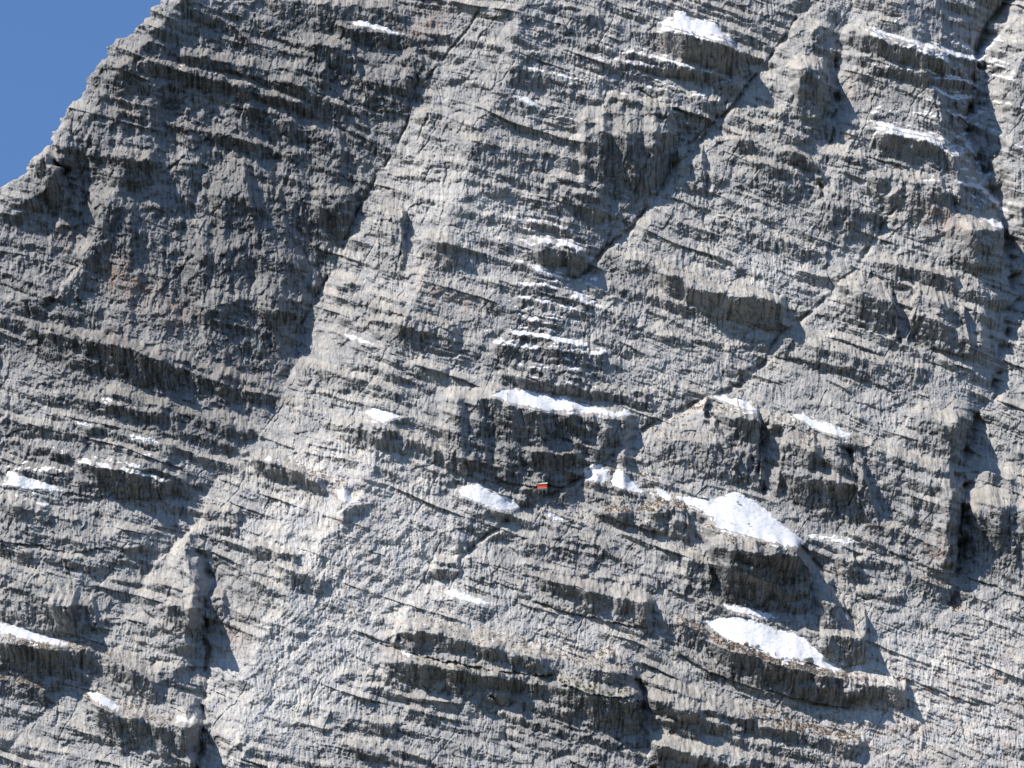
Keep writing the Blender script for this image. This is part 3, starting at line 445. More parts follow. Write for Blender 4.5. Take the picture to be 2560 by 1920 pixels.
# ------------------------------------------------------------------ snow patches: each lies on a shelf of its own
SNOW = [
 (3,[(-60,140),(0,120),(50,130),(70,60),(130,70),(170,120),(200,110),(330,140),(360,210),(420,270),(460,320),(400,300),(250,250),(100,200),(0,165)],'large bright snow patch holding an orange rock, at the top edge'),
 (5,[(920,850),(1000,815),(1080,810),(1200,830),(1300,860),(1380,850),(1440,890),(1560,920),(1680,950),(1740,935),(1790,970),(1700,985),(1560,965),(1400,945),(1250,945),(1150,920),(1050,900)],'long snow shelf crowning the dark cliff above the hut'),
 (5,[(1480,1300),(1560,1260),(1640,1300),(1640,1350),(1600,1390),(1500,1365)],'rough snow patch just right of the orange hut, first of the chain there'),
 (5,[(1690,1290),(1740,1320),(1800,1390),(1880,1450),(1780,1445),(1660,1405),(1660,1350)],'smooth pointed snow patch, second of the chain right of the orange hut'),
 (5,[(1930,1400),(2010,1450),(2050,1480),(1990,1490),(1930,1455)],'small snow patch joining the pointed patch to the big snow triangle'),
 (9,[(60,-12),(100,-5),(210,15),(320,15),(440,-34),(560,35),(640,95),(700,150),(800,230),(850,270),(800,318),(700,295),(560,250),(430,215),(300,185),(290,130),(200,75),(100,30)],'biggest snow field, a smooth white triangle above a black streaked wall'),
 (9,[(870,230),(1000,235),(1100,250),(1180,280),(1100,295),(980,270),(880,255)],'thin snow strip on the ledge right of the big snow triangle'),
 (9,[(240,765),(330,745),(430,735),(520,745),(600,770),(680,810),(780,830),(870,870),(900,910),(960,960),(1030,1020),(1085,1065),(1010,1060),(900,1020),(780,985),(680,980),(580,935),(480,900),(380,868),(300,820)],'lower large snow field with a round boulder on it, above a curved dark cliff'),
 (9,[(350,662),(450,665),(560,690),(640,710),(700,750),(620,750),(520,722),(380,692)],'thin ragged snow edging just above the lower large snow field'),
 (9,[(1130,1048),(1180,1025),(1240,1040),(1200,1066)],'tiny snow patch in the shade at the foot of the square rock block'),
 (5,[(700,1425),(780,1390),(860,1390),(920,1430),(1000,1460),(1080,1500),(1100,1545),(1000,1555),(900,1530),(820,1500),(740,1460)],'mottled snow patch with rocks showing through, left of and below the orange hut'),
 (5,[(140,955),(210,925),(300,950),(390,980),(300,1005),(270,1025),(200,985)],'ragged snow patch on pale slabs left of the cliff above the hut'),
 (4,[(2050,1430),(2095,1410),(2130,1440),(2150,1480),(2240,1505),(2150,1515),(2070,1485)],'small bright snow tongue on pale slabs far left of the hut'),
 (4,[(0,1395),(50,1370),(30,1310),(100,1320),(200,1360),(320,1390),(400,1430),(360,1445),(260,1425),(160,1428),(60,1405)],'patchy snow on a broad dark shelf at the left edge of the wall'),
 (4,[(760,1088),(840,1088),(900,1095),(960,1120),(1030,1138),(950,1146),(870,1136),(800,1114)],'ragged snow patch on the ledge under the dark left wall'),
 (7,[(0,770),(90,790),(200,830),(320,870),(470,912),(400,916),(260,890),(120,860),(0,825)],'long snow ribbon over rust brown grass at the lower left edge'),
 (7,[(520,1203),(590,1190),(650,1230),(720,1280),(800,1338),(740,1328),(640,1278),(560,1240)],'slanting snow strip on a black streaked buttress at the lower left'),
 (7,[(1060,1365),(1110,1332),(1190,1345),(1200,1375),(1120,1388)],'round snow cap on the squat grassy tower at the lower left'),
 (7,[(1170,1300),(1200,1288),(1230,1330),(1190,1336)],'tiny shaded snow patch in the narrow gully beside the grassy tower'),
 (6,[(290,855),(380,855),(470,880),(540,910),(600,948),(520,946),(430,920),(400,900),(330,878)],'snow patch on top of the buttress above the big snow triangle'),
 (6,[(780,968),(850,960),(920,1000),(1000,1020),(1080,1060),(1160,1088),(1100,1116),(1000,1085),(900,1050),(850,1015),(800,995)],'broken snow band on brown grass right of the buttress top'),
 (2,[(30,135),(130,130),(230,150),(330,190),(400,218),(330,214),(220,188),(100,160)],'curved snow strip on a ledge of the upper wall, left of the middle'),
 (5,[(0,468),(80,480),(180,520),(240,552),(160,545),(60,512)],'narrow snow streak on a slanting ledge at mid height on pale rock'),
 (8,[(620,585),(700,570),(790,600),(880,630),(950,662),(860,660),(760,640),(680,616)],'thin broken snow on gentle slabs below the diagonal crack'),
 (8,[(730,360),(790,350),(812,370),(740,376)],'very small snow spot on slabs beside the diagonal crack'),
 (8,[(1240,95),(1290,95),(1340,130),(1380,152),(1320,155),(1270,135)],'small snow patch on the rounded ledge right below the hut'),
 (3,[(1230,182),(1290,190),(1350,225),(1450,260),(1540,286),(1460,283),(1340,250)],'long thin snow ribbon along the top ledge at the upper right'),
 (3,[(1545,284),(1600,262),(1680,290),(1740,325),(1660,326),(1590,308)],'ragged snow at the right end of the top ledge at the upper right'),
 (3,[(1720,925),(1800,885),(1820,900),(1790,955),(1740,945)],'compact snow patch in the notch between two rock heads at the upper right'),
 (3,[(1250,738),(1340,745),(1450,780),(1600,820),(1680,852),(1560,834),(1420,805),(1310,775)],'long frosty snow strip above the small dark cave at the upper right'),
 (2,[(1690,370),(1800,370),(1900,408),(1820,408),(1730,392)],'narrow snow strip on a stepped ledge left of the highest snow patch'),
 (5,[(1110,40),(1200,60),(1300,100),(1420,152),(1330,142),(1200,98)],'snow line on the ledge right under the overhanging prow in the middle'),
 (5,[(1490,125),(1540,115),(1640,158),(1560,155)],'small snow strip in the shadow beside the overhanging prow in the middle'),
 (4,[(600,875),(660,870),(740,908),(690,910),(630,895)],'small snow dab on the upper of two parallel ledges on the left'),
 (4,[(1590,1222),(1660,1225),(1740,1268),(1660,1264),(1600,1248)],'oval snow patch on top of a dark stepped block on the left'),
 (4,[(430,1014),(500,1010),(580,1038),(510,1044)],'small snow dab on the lower of two parallel ledges on the left'),
 (2,[(1080,592),(1150,600),(1230,667),(1150,652),(1090,620)],'little snow wedge on the pale upper slabs in the middle'),
 (8,[(380,938),(430,945),(465,988),(410,980)],'little snow patch over the mossy ledge at the bottom'),
]
SN = []
for t, poly, lab in SNOW:
    p = tp(t, poly)
    x0, x1 = p[:, 0].min(), p[:, 0].max()
    cx = np.linspace(x0 + 0.5, x1 - 0.5, 60); top = np.full(60, np.nan); bot = np.full(60, np.nan)
    for i, c in enumerate(cx):
        hit = []
        for a in range(len(p)):
            (ax, ay), (bx, by) = p[a], p[(a + 1) % len(p)]
            if (ax - c) * (bx - c) <= 0 and ax != bx: hit.append(ay + (by - ay) * (c - ax) / (bx - ax))
        if hit: top[i], bot[i] = min(hit), max(hit)
    W = np.maximum(bot - top, 3.0)
    W = np.convolve(np.pad(W, 4, mode='edge'), np.ones(9) / 9, 'valid'); bs_ = np.convolve(np.pad(bot, 2, mode='edge'), np.ones(5) / 5, 'valid'); bot = bs_
    sl_ = window(x0 - 30, x1 + 30, p[:, 1].min() - 40, p[:, 1].max() + 140)
    x = X[sl_]; y = Y[sl_]
    yl = np.interp(x, cx, bot).astype(f32) + 2; ww = np.interp(x, cx, W).astype(f32) + 3
    end = sstep(x0 - 26, x0 + 4, x) * (1 - sstep(x1 - 4, x1 + 26, x))
    d = yl - y
    h = 1.5 * ww + 22
    pr = np.where(d > 0, np.clip(1 - d / ww, 0, 1), np.clip(1 + d / h, 0, 1))
    R[sl_] += (0.62 * ww + 7) * end * pr
    SN.append((p, lab))
snowm = np.zeros_like(X)
for p, lab in SN:
    sl_ = window(p[:, 0].min() - 30, p[:, 0].max() + 30, p[:, 1].min() - 30, p[:, 1].max() + 30)
    m = blur(inpoly(X[sl_], Y[sl_], p).astype(f32), max(1, 2.5 / STEP))
    snowm[sl_] = np.maximum(snowm[sl_], m)

# ------------------------------------------------------------------ bedding, joints, flutes and roughness
dip = 0.315
s = Y - X * dip - 0.000022 * (X - 900) * np.abs(X - 900) * (X > 900) + 22 * fbm(X / 520, Y / 420, 2, 60) + 2.5 * pn(X / 90, Y / 50, 61)
keep = 1 - 0.62 * snowm
ampn = sstep(-0.45, 0.4, fbm(X / 150, s / 60, 2, 71))
def strata(Tk, Bw, A, seed, pwl=0.75, pwh=1.3):
    S_ = s / Tk + 0.5 * pn(s / (3.1 * Tk), X / (30 * Tk), seed) + 0.03 * pn(X / (1.6 * Tk), s / (3 * Tk), seed + 1) + 0.03 * pn(X / (0.35 * Tk), s / (2 * Tk), seed + 4)
    i = np.floor(S_).astype(np.int32); t = (S_ - i).astype(f32)
    r1 = h2(i, i * 0 + 3, seed); r2 = h2(i, i * 0 + 9, seed + 1)
    u = (X + 0.22 * Bw * pn(X / (0.8 * Bw), Y / (0.9 * Bw), seed + 2) + 0.25 * (Y - X * 0.1)) / (Bw * (0.55 + 0.9 * r1)) + r2 * 57
    j = np.floor(u).astype(np.int32); a = (u - j).astype(f32)
    rb = h2(i, j, seed + 5)
    c = 0.52 + 0.2 * r2 + 0.08 * (rb - 0.5)
    pw = pwl + (pwh - pwl) * r1
    pr = np.where(t < c, np.clip(1 - t / c, 0, 1) ** pw, ((t - c) / (1 - c)))
    rnd = 1 - np.abs(2 * a - 1) ** 6
    lay = 0.7 + 0.5 * sstep(-0.4, 0.4, pn(X / (9 * Tk), i * 3.7, seed + 6))
    return A * Tk * lay * (pr * (0.62 + 0.55 * rb) * (0.66 + 0.34 * rnd) + (rb - 0.5) * 0.24 * rnd)
dw = region([(dp([(80,420),(130,330),(260,150),(420,170),(800,260),(830,320),(700,590),(640,720),(600,880),(420,850),(0,700),(0,520)]), 1.0)], 4)
st = (1 - 0.6 * pale) * (1 - 0.62 * dw) * (1 - 0.75 * cov)
smooth_ = 0.15 + 1.0 * sstep(-0.25, 0.45, fbm(X / 120, Y / 95, 2, 73))
R += keep * st * ampn * strata(52, 130, 0.46, 100)
R += keep * st * (0.3 + 0.7 * sstep(-0.3, 0.4, fbm(X / 170, s / 50, 2, 72))) * smooth_ * strata(21, 64, 0.34, 120)
rough = 0.75 + 0.5 * sstep(-0.4, 0.5, fbm(X / 110, Y / 110, 2, 81))
R += keep * (1 - 0.55 * pale) * rough * (0.35 + 0.55 * smooth_) * (1 - 0.4 * cov) * strata(8.5, 27, 0.27, 140) * (1 - 0.3 * dark)
R += keep * dw * (26 * (ridged(WX / 120, Y / 520, 2, 600, 0.6)) + 12 * ridged(WX / 38, Y / 210, 2, 610, 0.6)) * -1
R += keep * dw * 16 * pn(WX / 75, Y / 260, 620)
# broken faces: every cell of rock has a plane of its own
def facets(X, Y, cw, ch, seed):
    u = X / cw + 0.35 * pn(X / (1.7 * cw), Y / (1.7 * ch), seed) + Y / (cw * 6); v_ = Y / ch - X * dip / ch + 0.35 * pn(X / (1.7 * cw), Y / (1.7 * ch), seed + 1)
    i0 = np.floor(u).astype(np.int32); j0 = np.floor(v_).astype(np.int32)
    best = np.full(X.shape, 9.0, f32); bi = i0.copy(); bj = j0.copy(); bx = np.zeros(X.shape, f32); by = np.zeros(X.shape, f32)
    for di in (-1, 0, 1):
        for dj in (-1, 0, 1):
            i = i0 + di; j = j0 + dj
            dx = u - (i + 0.15 + 0.7 * h2(i, j, seed + 2)); dy = v_ - (j + 0.15 + 0.7 * h2(i, j, seed + 3))
            dd = np.maximum(np.abs(dx), np.abs(dy)) + 0.3 * np.abs(dx + dy)
            m = dd < best
            best = np.where(m, dd, best); bi = np.where(m, i, bi); bj = np.where(m, j, bj); bx = np.where(m, dx, bx); by = np.where(m, dy, by)
    return bx * (h2(bi, bj, seed + 4) - 0.5) + by * (h2(bi, bj, seed + 6) - 0.5) * 0.8 + 0.45 * (h2(bi, bj, seed + 5) - 0.5)
fz = (1 - 0.5 * pale)
R += keep * 10 * fz * facets(X, Y, 40, 44, 500)
R += keep * 8 * fz * (0.5 + 0.8 * cov + 0.5 * dark) * facets(X, Y, 15, 19, 520)
R += keep * 3.2 * facets(X, Y, 6.5, 8, 540)
# rounded knobs and hollows
kn = ridged(WX / 85, WY / 70, 2, 90, 0.55)
R += keep * -11 * kn
R += keep * 3 * pn(WX / 34, WY / 42, 95) * (0.6 + 0.5 * dark)
# flutes: water-worn runnels running straight down the cliffs
fl = ridged((X + 6 * pn(X / 60, Y / 60, 15)) / 13, Y / 60, 2, 98, 0.6)
flm = sstep(-0.25, 0.3, pn(X / 120, Y / 90, 99))
R -= keep * (4.6 * np.maximum(flm, cov) + 1.2) * fl
R -= keep * (1.9 + 1.2 * cov) * ridged(X / 5.5, Y / 19, 1, 99)
R -= keep * 1.6 * cov * ridged(X / 9, Y / 45, 1, 97)
# diagonal slabby grain on the pale flanks
wl_ = 1 - sstep(1350, 1650, X)
R += keep * pale * wl_ * (1.5 * pn((WX - WY) / 75, (WX + WY) / 15, 110) + 0.7 * pn((X - Y * 0.6) / 26, (Y + X * 0.8) / 7, 112) + 5 * ridged((X - Y) / 230, (X + Y) / 80, 2, 114))
R += keep * pale * (1 - wl_) * (4.5 * pn(X / 55, s / 9, 110) + 2.6 * pn(X / 20, (s - X * 0.1) / 5, 112))
R += keep * (0.35 + 0.7 * smooth_ - 0.1 * pale) * 1.9 * fbm(WX / 15, WY / 12, 3, 111, 0.6)
R += keep * 1.35 * pn(X / 4.6, Y / 3.9, 113)
# thin joints
q = (X + 0.55 * Y + 26 * pn(X / 130, Y / 130, 115) + 5 * pn(X / 22, Y / 22, 116)) / 97
jn = np.abs(q - np.round(q)) * 97
R -= keep * 6 * np.clip(1 - jn / 2.2, 0, 1) * sstep(0.18, 0.35, pn(X / 150, Y / 190, 117))
q = (X - 0.12 * Y + 18 * pn(X / 110, Y / 110, 118) + 3 * pn(X / 15, Y / 15, 119)) / 71
jn = np.abs(q - np.round(q)) * 71
R -= keep * 6 * np.clip(1 - jn / 2.0, 0, 1) * sstep(0.12, 0.35, pn(X / 110, Y / 120, 120))

# ------------------------------------------------------------------ skyline
SKY = np.array([(-700,900),(-260,600),(-80,500),(0,471),(20,463),(37,453),(70,430),(90,393),(115,379),(135,361),(136,340),(164,303),(172,279),(193,254),(211,244),(221,217),(234,189),(248,172),(266,152),(283,119),(303,102),(328,98),(344,78),(365,66),(373,41),(385,25),(410,18),(418,0),(440,-50),(540,-160),(700,-400),(900,-700)], float)
o = np.argsort(SKY[:, 1])
xsk = np.interp(Y, SKY[o, 1], SKY[o, 0]).astype(f32)
xsk += 9 * (((Y + 14 * pn(Y / 60, Y * 0, 2)) / 41) % 1.0 - 0.5) + 6 * pn(Y / 36, Y * 0 + 3, 4) + 6 * pn(Y / 15, Y * 0 + 3, 5) + 2.5 * pn(Y / 6, Y * 0 + 8, 6) + 0.5 * pn(Y / 2.5, Y * 0, 7)
dsk = X - xsk
inside = np.clip(dsk, 0, None)
R -= 8 * np.exp(-inside / 4)
back = np.clip(-dsk, 0, None)
XX = np.where(dsk < 0, xsk + 0.3 * back, X)
R = R - back * 2.2

# ------------------------------------------------------------------ photo-pixel coordinates to the world
K = 1.08
def world(x, y, r):
    U = (x - 1280) * S; V = (960 - y) * S
    w0 = K * V; sc = 1 + w0 / D
    dep = D + w0 - r * S
    P = CAM[None] + dep.reshape(-1, 1) * FV[None] + (U * sc).reshape(-1, 1) * RV[None] + (V * sc).reshape(-1, 1) * UV[None]
    return P

def grid_mesh(name, P, ny, nx, mask=None, cols=None, mat=None):
    idx = np.arange(ny * nx, dtype=np.int32).reshape(ny, nx)
    a = idx[:-1, :-1]; b = idx[1:, :-1]; c = idx[1:, 1:]; d = idx[:-1, 1:]
    q = np.stack([a, b, c, d], -1).reshape(-1, 4)
    if mask is not None:
        fm = mask[:-1, :-1] | mask[1:, :-1] | mask[1:, 1:] | mask[:-1, 1:]
        q = q[fm.reshape(-1)]
        used = np.unique(q); rm = np.zeros(ny * nx, np.int32); rm[used] = np.arange(len(used))
        q = rm[q]; P = P[used]
        if cols is not None: cols = cols[used]
    me = bpy.data.meshes.new(name)
    me.vertices.add(len(P)); me.vertices.foreach_set('co', P.astype(f32).reshape(-1))
    me.loops.add(q.size); me.loops.foreach_set('vertex_index', q.reshape(-1).astype(np.int32))
    me.polygons.add(len(q)); me.polygons.foreach_set('loop_start', np.arange(0, q.size, 4, dtype=np.int32))
    if cols is not None:
        at = me.attributes.new('tone', 'FLOAT_COLOR', 'POINT'); at.data.foreach_set('color', cols.astype(f32).reshape(-1))
    me.update(calc_edges=True)
    if mat: me.materials.append(mat)
    ob = bpy.data.objects.new(name, me); COL.objects.link(ob)
    return ob

# ------------------------------------------------------------------ rock colour: bedrock, water stains, iron stains, dead grass, with some cliff shade painted in
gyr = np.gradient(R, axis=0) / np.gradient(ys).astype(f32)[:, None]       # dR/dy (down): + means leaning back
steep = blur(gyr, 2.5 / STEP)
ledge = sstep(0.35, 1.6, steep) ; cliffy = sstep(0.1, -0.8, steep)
big = fbm(X / 260, Y / 200, 3, 200); med = fbm(X / 60, Y / 45, 3, 210); fine = fbm(X / 9, Y / 11, 3, 220, 0.6)
streak = fbm((X + 5 * pn(X / 50, Y / 50, 31)) / 7, Y / 75, 3, 230, 0.65); streak2 = fbm(X / 26, Y / 110, 2, 235)
v = 0.33 + 0.035 * big + 0.045 * med + 0.05 * fine
v = v * (1 + 0.44 * pale) * (1 - 0.27 * dark) * (1 - 0.16 * cov)  # paler slabs; shade of the dark walls and cliff bands painted into the tone
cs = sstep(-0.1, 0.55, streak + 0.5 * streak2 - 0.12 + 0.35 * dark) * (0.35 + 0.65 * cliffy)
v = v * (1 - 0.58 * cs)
v = v * (1 - 0.30 * cliffy + 0.16 * ledge)  # steep faces darker, ledges paler: weathering, deepened by painted shade contrast
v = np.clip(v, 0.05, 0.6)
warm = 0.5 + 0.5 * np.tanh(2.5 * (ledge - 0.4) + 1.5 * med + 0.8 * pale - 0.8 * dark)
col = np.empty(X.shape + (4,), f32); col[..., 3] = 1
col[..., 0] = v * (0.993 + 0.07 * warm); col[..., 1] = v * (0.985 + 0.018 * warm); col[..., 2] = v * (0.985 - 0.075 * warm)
def mixc(m, c):
    for k in range(3): col[..., k] = col[..., k] * (1 - m) + c[k] * m
mixc(pink * 0.45 * sstep(-0.3, 0.5, fbm(X / 45, Y / 30, 3, 240)), (0.38, 0.305, 0.265))
ora = region([(tp(1,[(390,1380),(440,1380),(420,1500),(330,1480)]),.7),(tp(1,[(730,640),(830,650),(820,690),(730,690)]),1),(tp(1,[(820,420),(870,420),(860,530),(800,520)]),.6),
 (tp(4,[(640,40),(760,60),(760,200),(660,180)]),.8),(tp(4,[(800,150),(900,120),(880,280),(800,260)]),.8),(tp(4,[(940,180),(1010,180),(1000,300),(950,260)]),.7),(tp(4,[(1000,310),(1140,310),(1120,390),(1000,380)]),.9),
 (tp(4,[(700,460),(760,430),(760,530),(710,540)]),.8),(tp(4,[(1380,730),(1440,730),(1420,780),(1370,780)]),1),(tp(3,[(1660,1310),(1750,1300),(1750,1400),(1670,1380)]),1),(tp(3,[(1520,1250),(1570,1250),(1550,1320)]),.7),
 (tp(2,[(470,120),(540,100),(520,200),(460,190)]),.9),(tp(2,[(540,150),(660,0),(720,0),(600,170)]),.6),(tp(5,[(500,0),(600,60),(600,330),(520,260)]),.5),(tp(5,[(640,200),(900,260),(820,380),(640,330)]),.35),
 (tp(7,[(1420,830),(1470,830),(1460,960),(1420,960)]),1),(tp(9,[(1590,260),(1680,260),(1680,430),(1620,420)]),.6),(tp(9,[(1250,180),(1330,180),(1320,220),(1240,220)]),.8),(tp(8,[(2040,860),(2110,870),(2080,910)]),.9),
 (tp(5,[(640,1230),(700,1240),(690,1300),(640,1290)]),.7),(tp(8,[(1740,740),(1800,740),(1790,790),(1740,790)]),.8),(tp(3,[(1160,490),(1220,500),(1210,570),(1160,570)]),.7),(tp(3,[(180,120),(215,110),(205,170),(180,170)]),1.2)], 1)
mixc(np.clip(ora * 1.2 * sstep(-0.5, 0.35, fbm(X / 14, Y / 22, 3, 250)), 0, 1) * 0.82, (0.36, 0.20, 0.12))
# dead grass and soil in the back of the ledges
gm = region([(dp([(1250,960),(1500,1060),(1560,1160),(1800,1220),(1600,1210),(1400,1120),(1200,1120)]),1),(dp([(1340,940),(1600,800),(1650,850),(1380,960)]),.9),(dp([(1500,1300),(1850,1450),(1900,1600),(1500,1430),(1420,1360)]),1),
 (dp([(0,1350),(240,1400),(220,1500),(0,1520)]),1),(dp([(1650,1480),(1850,1520),(1850,1659),(1600,1620)]),.8),(dp([(1950,1180),(2110,1250),(2110,1380),(2020,1300)]),.8),(dp([(640,960),(960,1000),(860,1180),(640,1060)]),.5),
 (dp([(1680,880),(1900,960),(1850,980),(1660,920)]),.9),(dp([(900,1230),(1400,1350),(1380,1480),(900,1330)]),.5),(dp([(150,1480),(440,1560),(440,1620),(150,1560)]),.6),(dp([(820,1390),(1380,1500),(1380,1560),(820,1440)]),.6)], 2)
gn = fbm(X / 16, Y / 9, 3, 260, 0.6)
grass = np.clip(sstep(0.05, 0.55, gn + 0.9 * (ledge - 0.6) + 0.5 * gm - 0.15) * (0.18 + 0.8 * gm) * (0.3 + 0.7 * ledge), 0, 1)
mixc(grass * 0.62, (0.155, 0.105, 0.068))
moss = region([(tp(8,[(500,1000),(900,1050),(880,1120),(560,1060)]),.8),(tp(8,[(1080,1060),(1500,1150),(1760,1210),(1740,1300),(1560,1300),(1080,1110)]),.9),(tp(7,[(1750,1560),(1880,1580),(1850,1659),(1760,1650)]),.8)], 1)
mixc(np.clip(moss * sstep(0.0, 0.5, gn + 0.3 * ledge), 0, 1) * 0.8, (0.085, 0.095, 0.035))

def nodes(name):
    m = bpy.data.materials.new(name); m.use_nodes = True
    return m, m.node_tree, m.node_tree.nodes['Principled BSDF']
rock, rt, bs = nodes('limestone')
bs.inputs['Roughness'].default_value = 0.92; bs.inputs['Specular IOR Level'].default_value = 0.2
att = rt.nodes.new('ShaderNodeAttribute'); att.attribute_name = 'tone'
tc = rt.nodes.new('ShaderNodeTexCoord')
n1 = rt.nodes.new('ShaderNodeTexNoise'); n1.inputs['Scale'].default_value = 1.6; n1.inputs['Detail'].default_value = 6; n1.inputs['Roughness'].default_value = 0.7
rp = rt.nodes.new('ShaderNodeMapRange'); rp.inputs['From Min'].default_value = 0.3; rp.inputs['From Max'].default_value = 0.7; rp.inputs['To Min'].default_value = 0.72; rp.inputs['To Max'].default_value = 1.28
mx = rt.nodes.new('ShaderNodeVectorMath'); mx.operation = 'SCALE'
rt.links.new(tc.outputs['Object'], n1.inputs['Vector']); rt.links.new(n1.outputs['Fac'], rp.inputs['Value'])
rt.links.new(att.outputs['Color'], mx.inputs[0]); rt.links.new(rp.outputs[0], mx.inputs['Scale']); rt.links.new(mx.outputs[0], bs.inputs['Base Color'])
bp = rt.nodes.new('ShaderNodeBump'); bp.inputs['Distance'].default_value = 0.35; bp.inputs['Strength'].default_value = 0.7
rt.links.new(n1.outputs['Fac'], bp.inputs['Height']); rt.links.new(bp.outputs[0], bs.inputs['Normal'])

P = world(XX, Y, R)
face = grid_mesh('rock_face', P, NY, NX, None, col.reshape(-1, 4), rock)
face['kind'] = 'structure'; face['label'] = 'layered grey limestone mountain face'

# ------------------------------------------------------------------ snow
snowmat, st_, sb = nodes('old_snow')
sb.inputs['Base Color'].default_value = (0.82, 0.84, 0.88, 1); sb.inputs['Roughness'].default_value = 0.75; sb.inputs['Specular IOR Level'].default_value = 0.25
tn = st_.nodes.new('ShaderNodeTexNoise'); tn.inputs['Scale'].default_value = 0.9; tn.inputs['Detail'].default_value = 5
tcc = st_.nodes.new('ShaderNodeTexCoord'); st_.links.new(tcc.outputs['Object'], tn.inputs['Vector'])
cr = st_.nodes.new('ShaderNodeValToRGB'); cr.color_ramp.elements[0].position = 0.25; cr.color_ramp.elements[0].color = (0.42, 0.43, 0.46, 1)
cr.color_ramp.elements[1].position = 0.5; cr.color_ramp.elements[1].color = (0.66, 0.67, 0.70, 1)
st_.links.new(tn.outputs['Fac'], cr.inputs[0]); st_.links.new(cr.outputs[0], sb.inputs['Base Color'])
b2 = st_.nodes.new('ShaderNodeBump'); b2.inputs['Distance'].default_value = 0.4; b2.inputs['Strength'].default_value = 0.22
st_.links.new(tn.outputs['Fac'], b2.inputs['Height']); st_.links.new(b2.outputs[0], sb.inputs['Normal'])

covered = np.zeros(X.shape, bool)
for p, lab in SN:
    sl_ = window(p[:, 0].min() - 24, p[:, 0].max() + 24, p[:, 1].min() - 24, p[:, 1].max() + 24)
    x = X[sl_]; y = Y[sl_]; r = R[sl_]
    sz = min(np.ptp(p[:, 1]), 60)
    nz = fbm(x / 13, y / 9, 3, 300, 0.6)
    m = inpoly(x + 3.5 * pn(x / 14, y / 10, 301), y + 2.5 * pn(x / 14, y / 10, 302), p).astype(f32)
    edge = blur(m, max(1, 1.6 / STEP)); inner = blur(m, max(1, 5 / STEP))
    sm = blur(r, max(1, 4.0 / STEP))
    th = -7.8 + 8.6 * edge + (1.8 if sz > 30 else 0.8) * inner + 6.5 * nz * (1.25 - (1.1 if sz > 30 else 0.5) * inner)
    top = sm + th
    sr = np.minimum(top, r + 7) 
    mask = (edge > 0.05) & (sr > r - 1.0)
    if not mask.any(): continue
    o_ = grid_mesh('snow_patch', world(XX[sl_], y, sr), x.shape[0], x.shape[1], mask, None, snowmat)
    for pg in (o_.data.polygons,): pg.foreach_set('use_smooth', np.ones(len(pg), bool))
    o_['label'] = lab; o_['category'] = 'snow patch'; o_['group'] = 'snow patches on the rock ledges'
    covered[sl_] |= edge > 0.15

# thin frost and blown snow on the narrow ledges
sm = blur(R, 2.0 / STEP, 2)
conc = sstep(0.6, 2.2, blur(gyr, 1.0 / STEP, 1))
dn = fbm(X / 26, Y / 12, 3, 310, 0.6)
lipsn = lipc * sstep(0.0, 0.6, pn(X / 40, Y / 30, 320) + frost * 0.9 - 0.1)
halo = blur(snowm, 14 / STEP) * 1.0
val = conc * (0.15 + 1.0 * frost + halo) + 0.35 * halo + 0.5 * lipsn * (0.2 + frost) + 0.5 * dn - 0.78 + 0.12 * (frost > 0.3)
mask = (val > 0) & ~covered & (X > -50) & (X < 2630) & (Y > -50) & (Y < 1970) & (dsk > 12)
SRr = np.where(mask, np.maximum(R, sm) + 0.5 + np.clip(val, 0, 0.6) * 1.5, R - 1.5)
fr = grid_mesh('snow_dusting', world(XX, Y, SRr), NY, NX, mask, None, snowmat)
fr['kind'] = 'stuff'; fr['label'] = 'thin dusting of snow along the narrow ledges'

# ------------------------------------------------------------------ dead grass tufts
cand = np.argwhere((grass > 0.3 + 0.35 * np.random.default_rng(3).random(X.shape)) & ~covered & ~mask & (X > -40) & (X < 2600) & (Y > -40) & (Y < 1960) & (dsk > 15))
rg = np.random.default_rng(11)
cand = cand[rg.permutation(len(cand))[:3500]]
base = world(X[cand[:, 0], cand[:, 1]], Y[cand[:, 0], cand[:, 1]], R[cand[:, 0], cand[:, 1]])
mossv = moss[cand[:, 0], cand[:, 1]]
def tufts(name, base, mat, hmin, hmax, label):
    n = len(base); B = 5
    ang = rg.random((n, B)) * 2 * np.pi; hh = hmin + (hmax - hmin) * rg.random((n, B)); wd = 0.10 + 0.12 * rg.random((n, B))
    lean = 0.25 + 0.5 * rg.random((n, B))
    dx = np.cos(ang); dy = -np.abs(np.sin(ang))
    b0 = base[:, None, :] + np.stack([dx * 0.12, dy * 0.12, hh * 0 - 0.05], -1)
    a = b0 + np.stack([-dy * wd, dx * wd, hh * 0], -1); c = b0 + np.stack([dy * wd, -dx * wd, hh * 0], -1)
    t = b0 + np.stack([dx * lean * hh, dy * lean * hh, hh], -1)
    V = np.stack([a, c, t], 2).reshape(-1, 3)
    me = bpy.data.meshes.new(name); me.vertices.add(len(V)); me.vertices.foreach_set('co', V.astype(f32).reshape(-1))
    me.loops.add(len(V)); me.loops.foreach_set('vertex_index', np.arange(len(V), dtype=np.int32))
    me.polygons.add(len(V) // 3); me.polygons.foreach_set('loop_start', np.arange(0, len(V), 3, dtype=np.int32)); me.update(calc_edges=True)
    me.materials.append(mat); ob = bpy.data.objects.new(name, me); COL.objects.link(ob)
    ob['kind'] = 'stuff'; ob['label'] = label
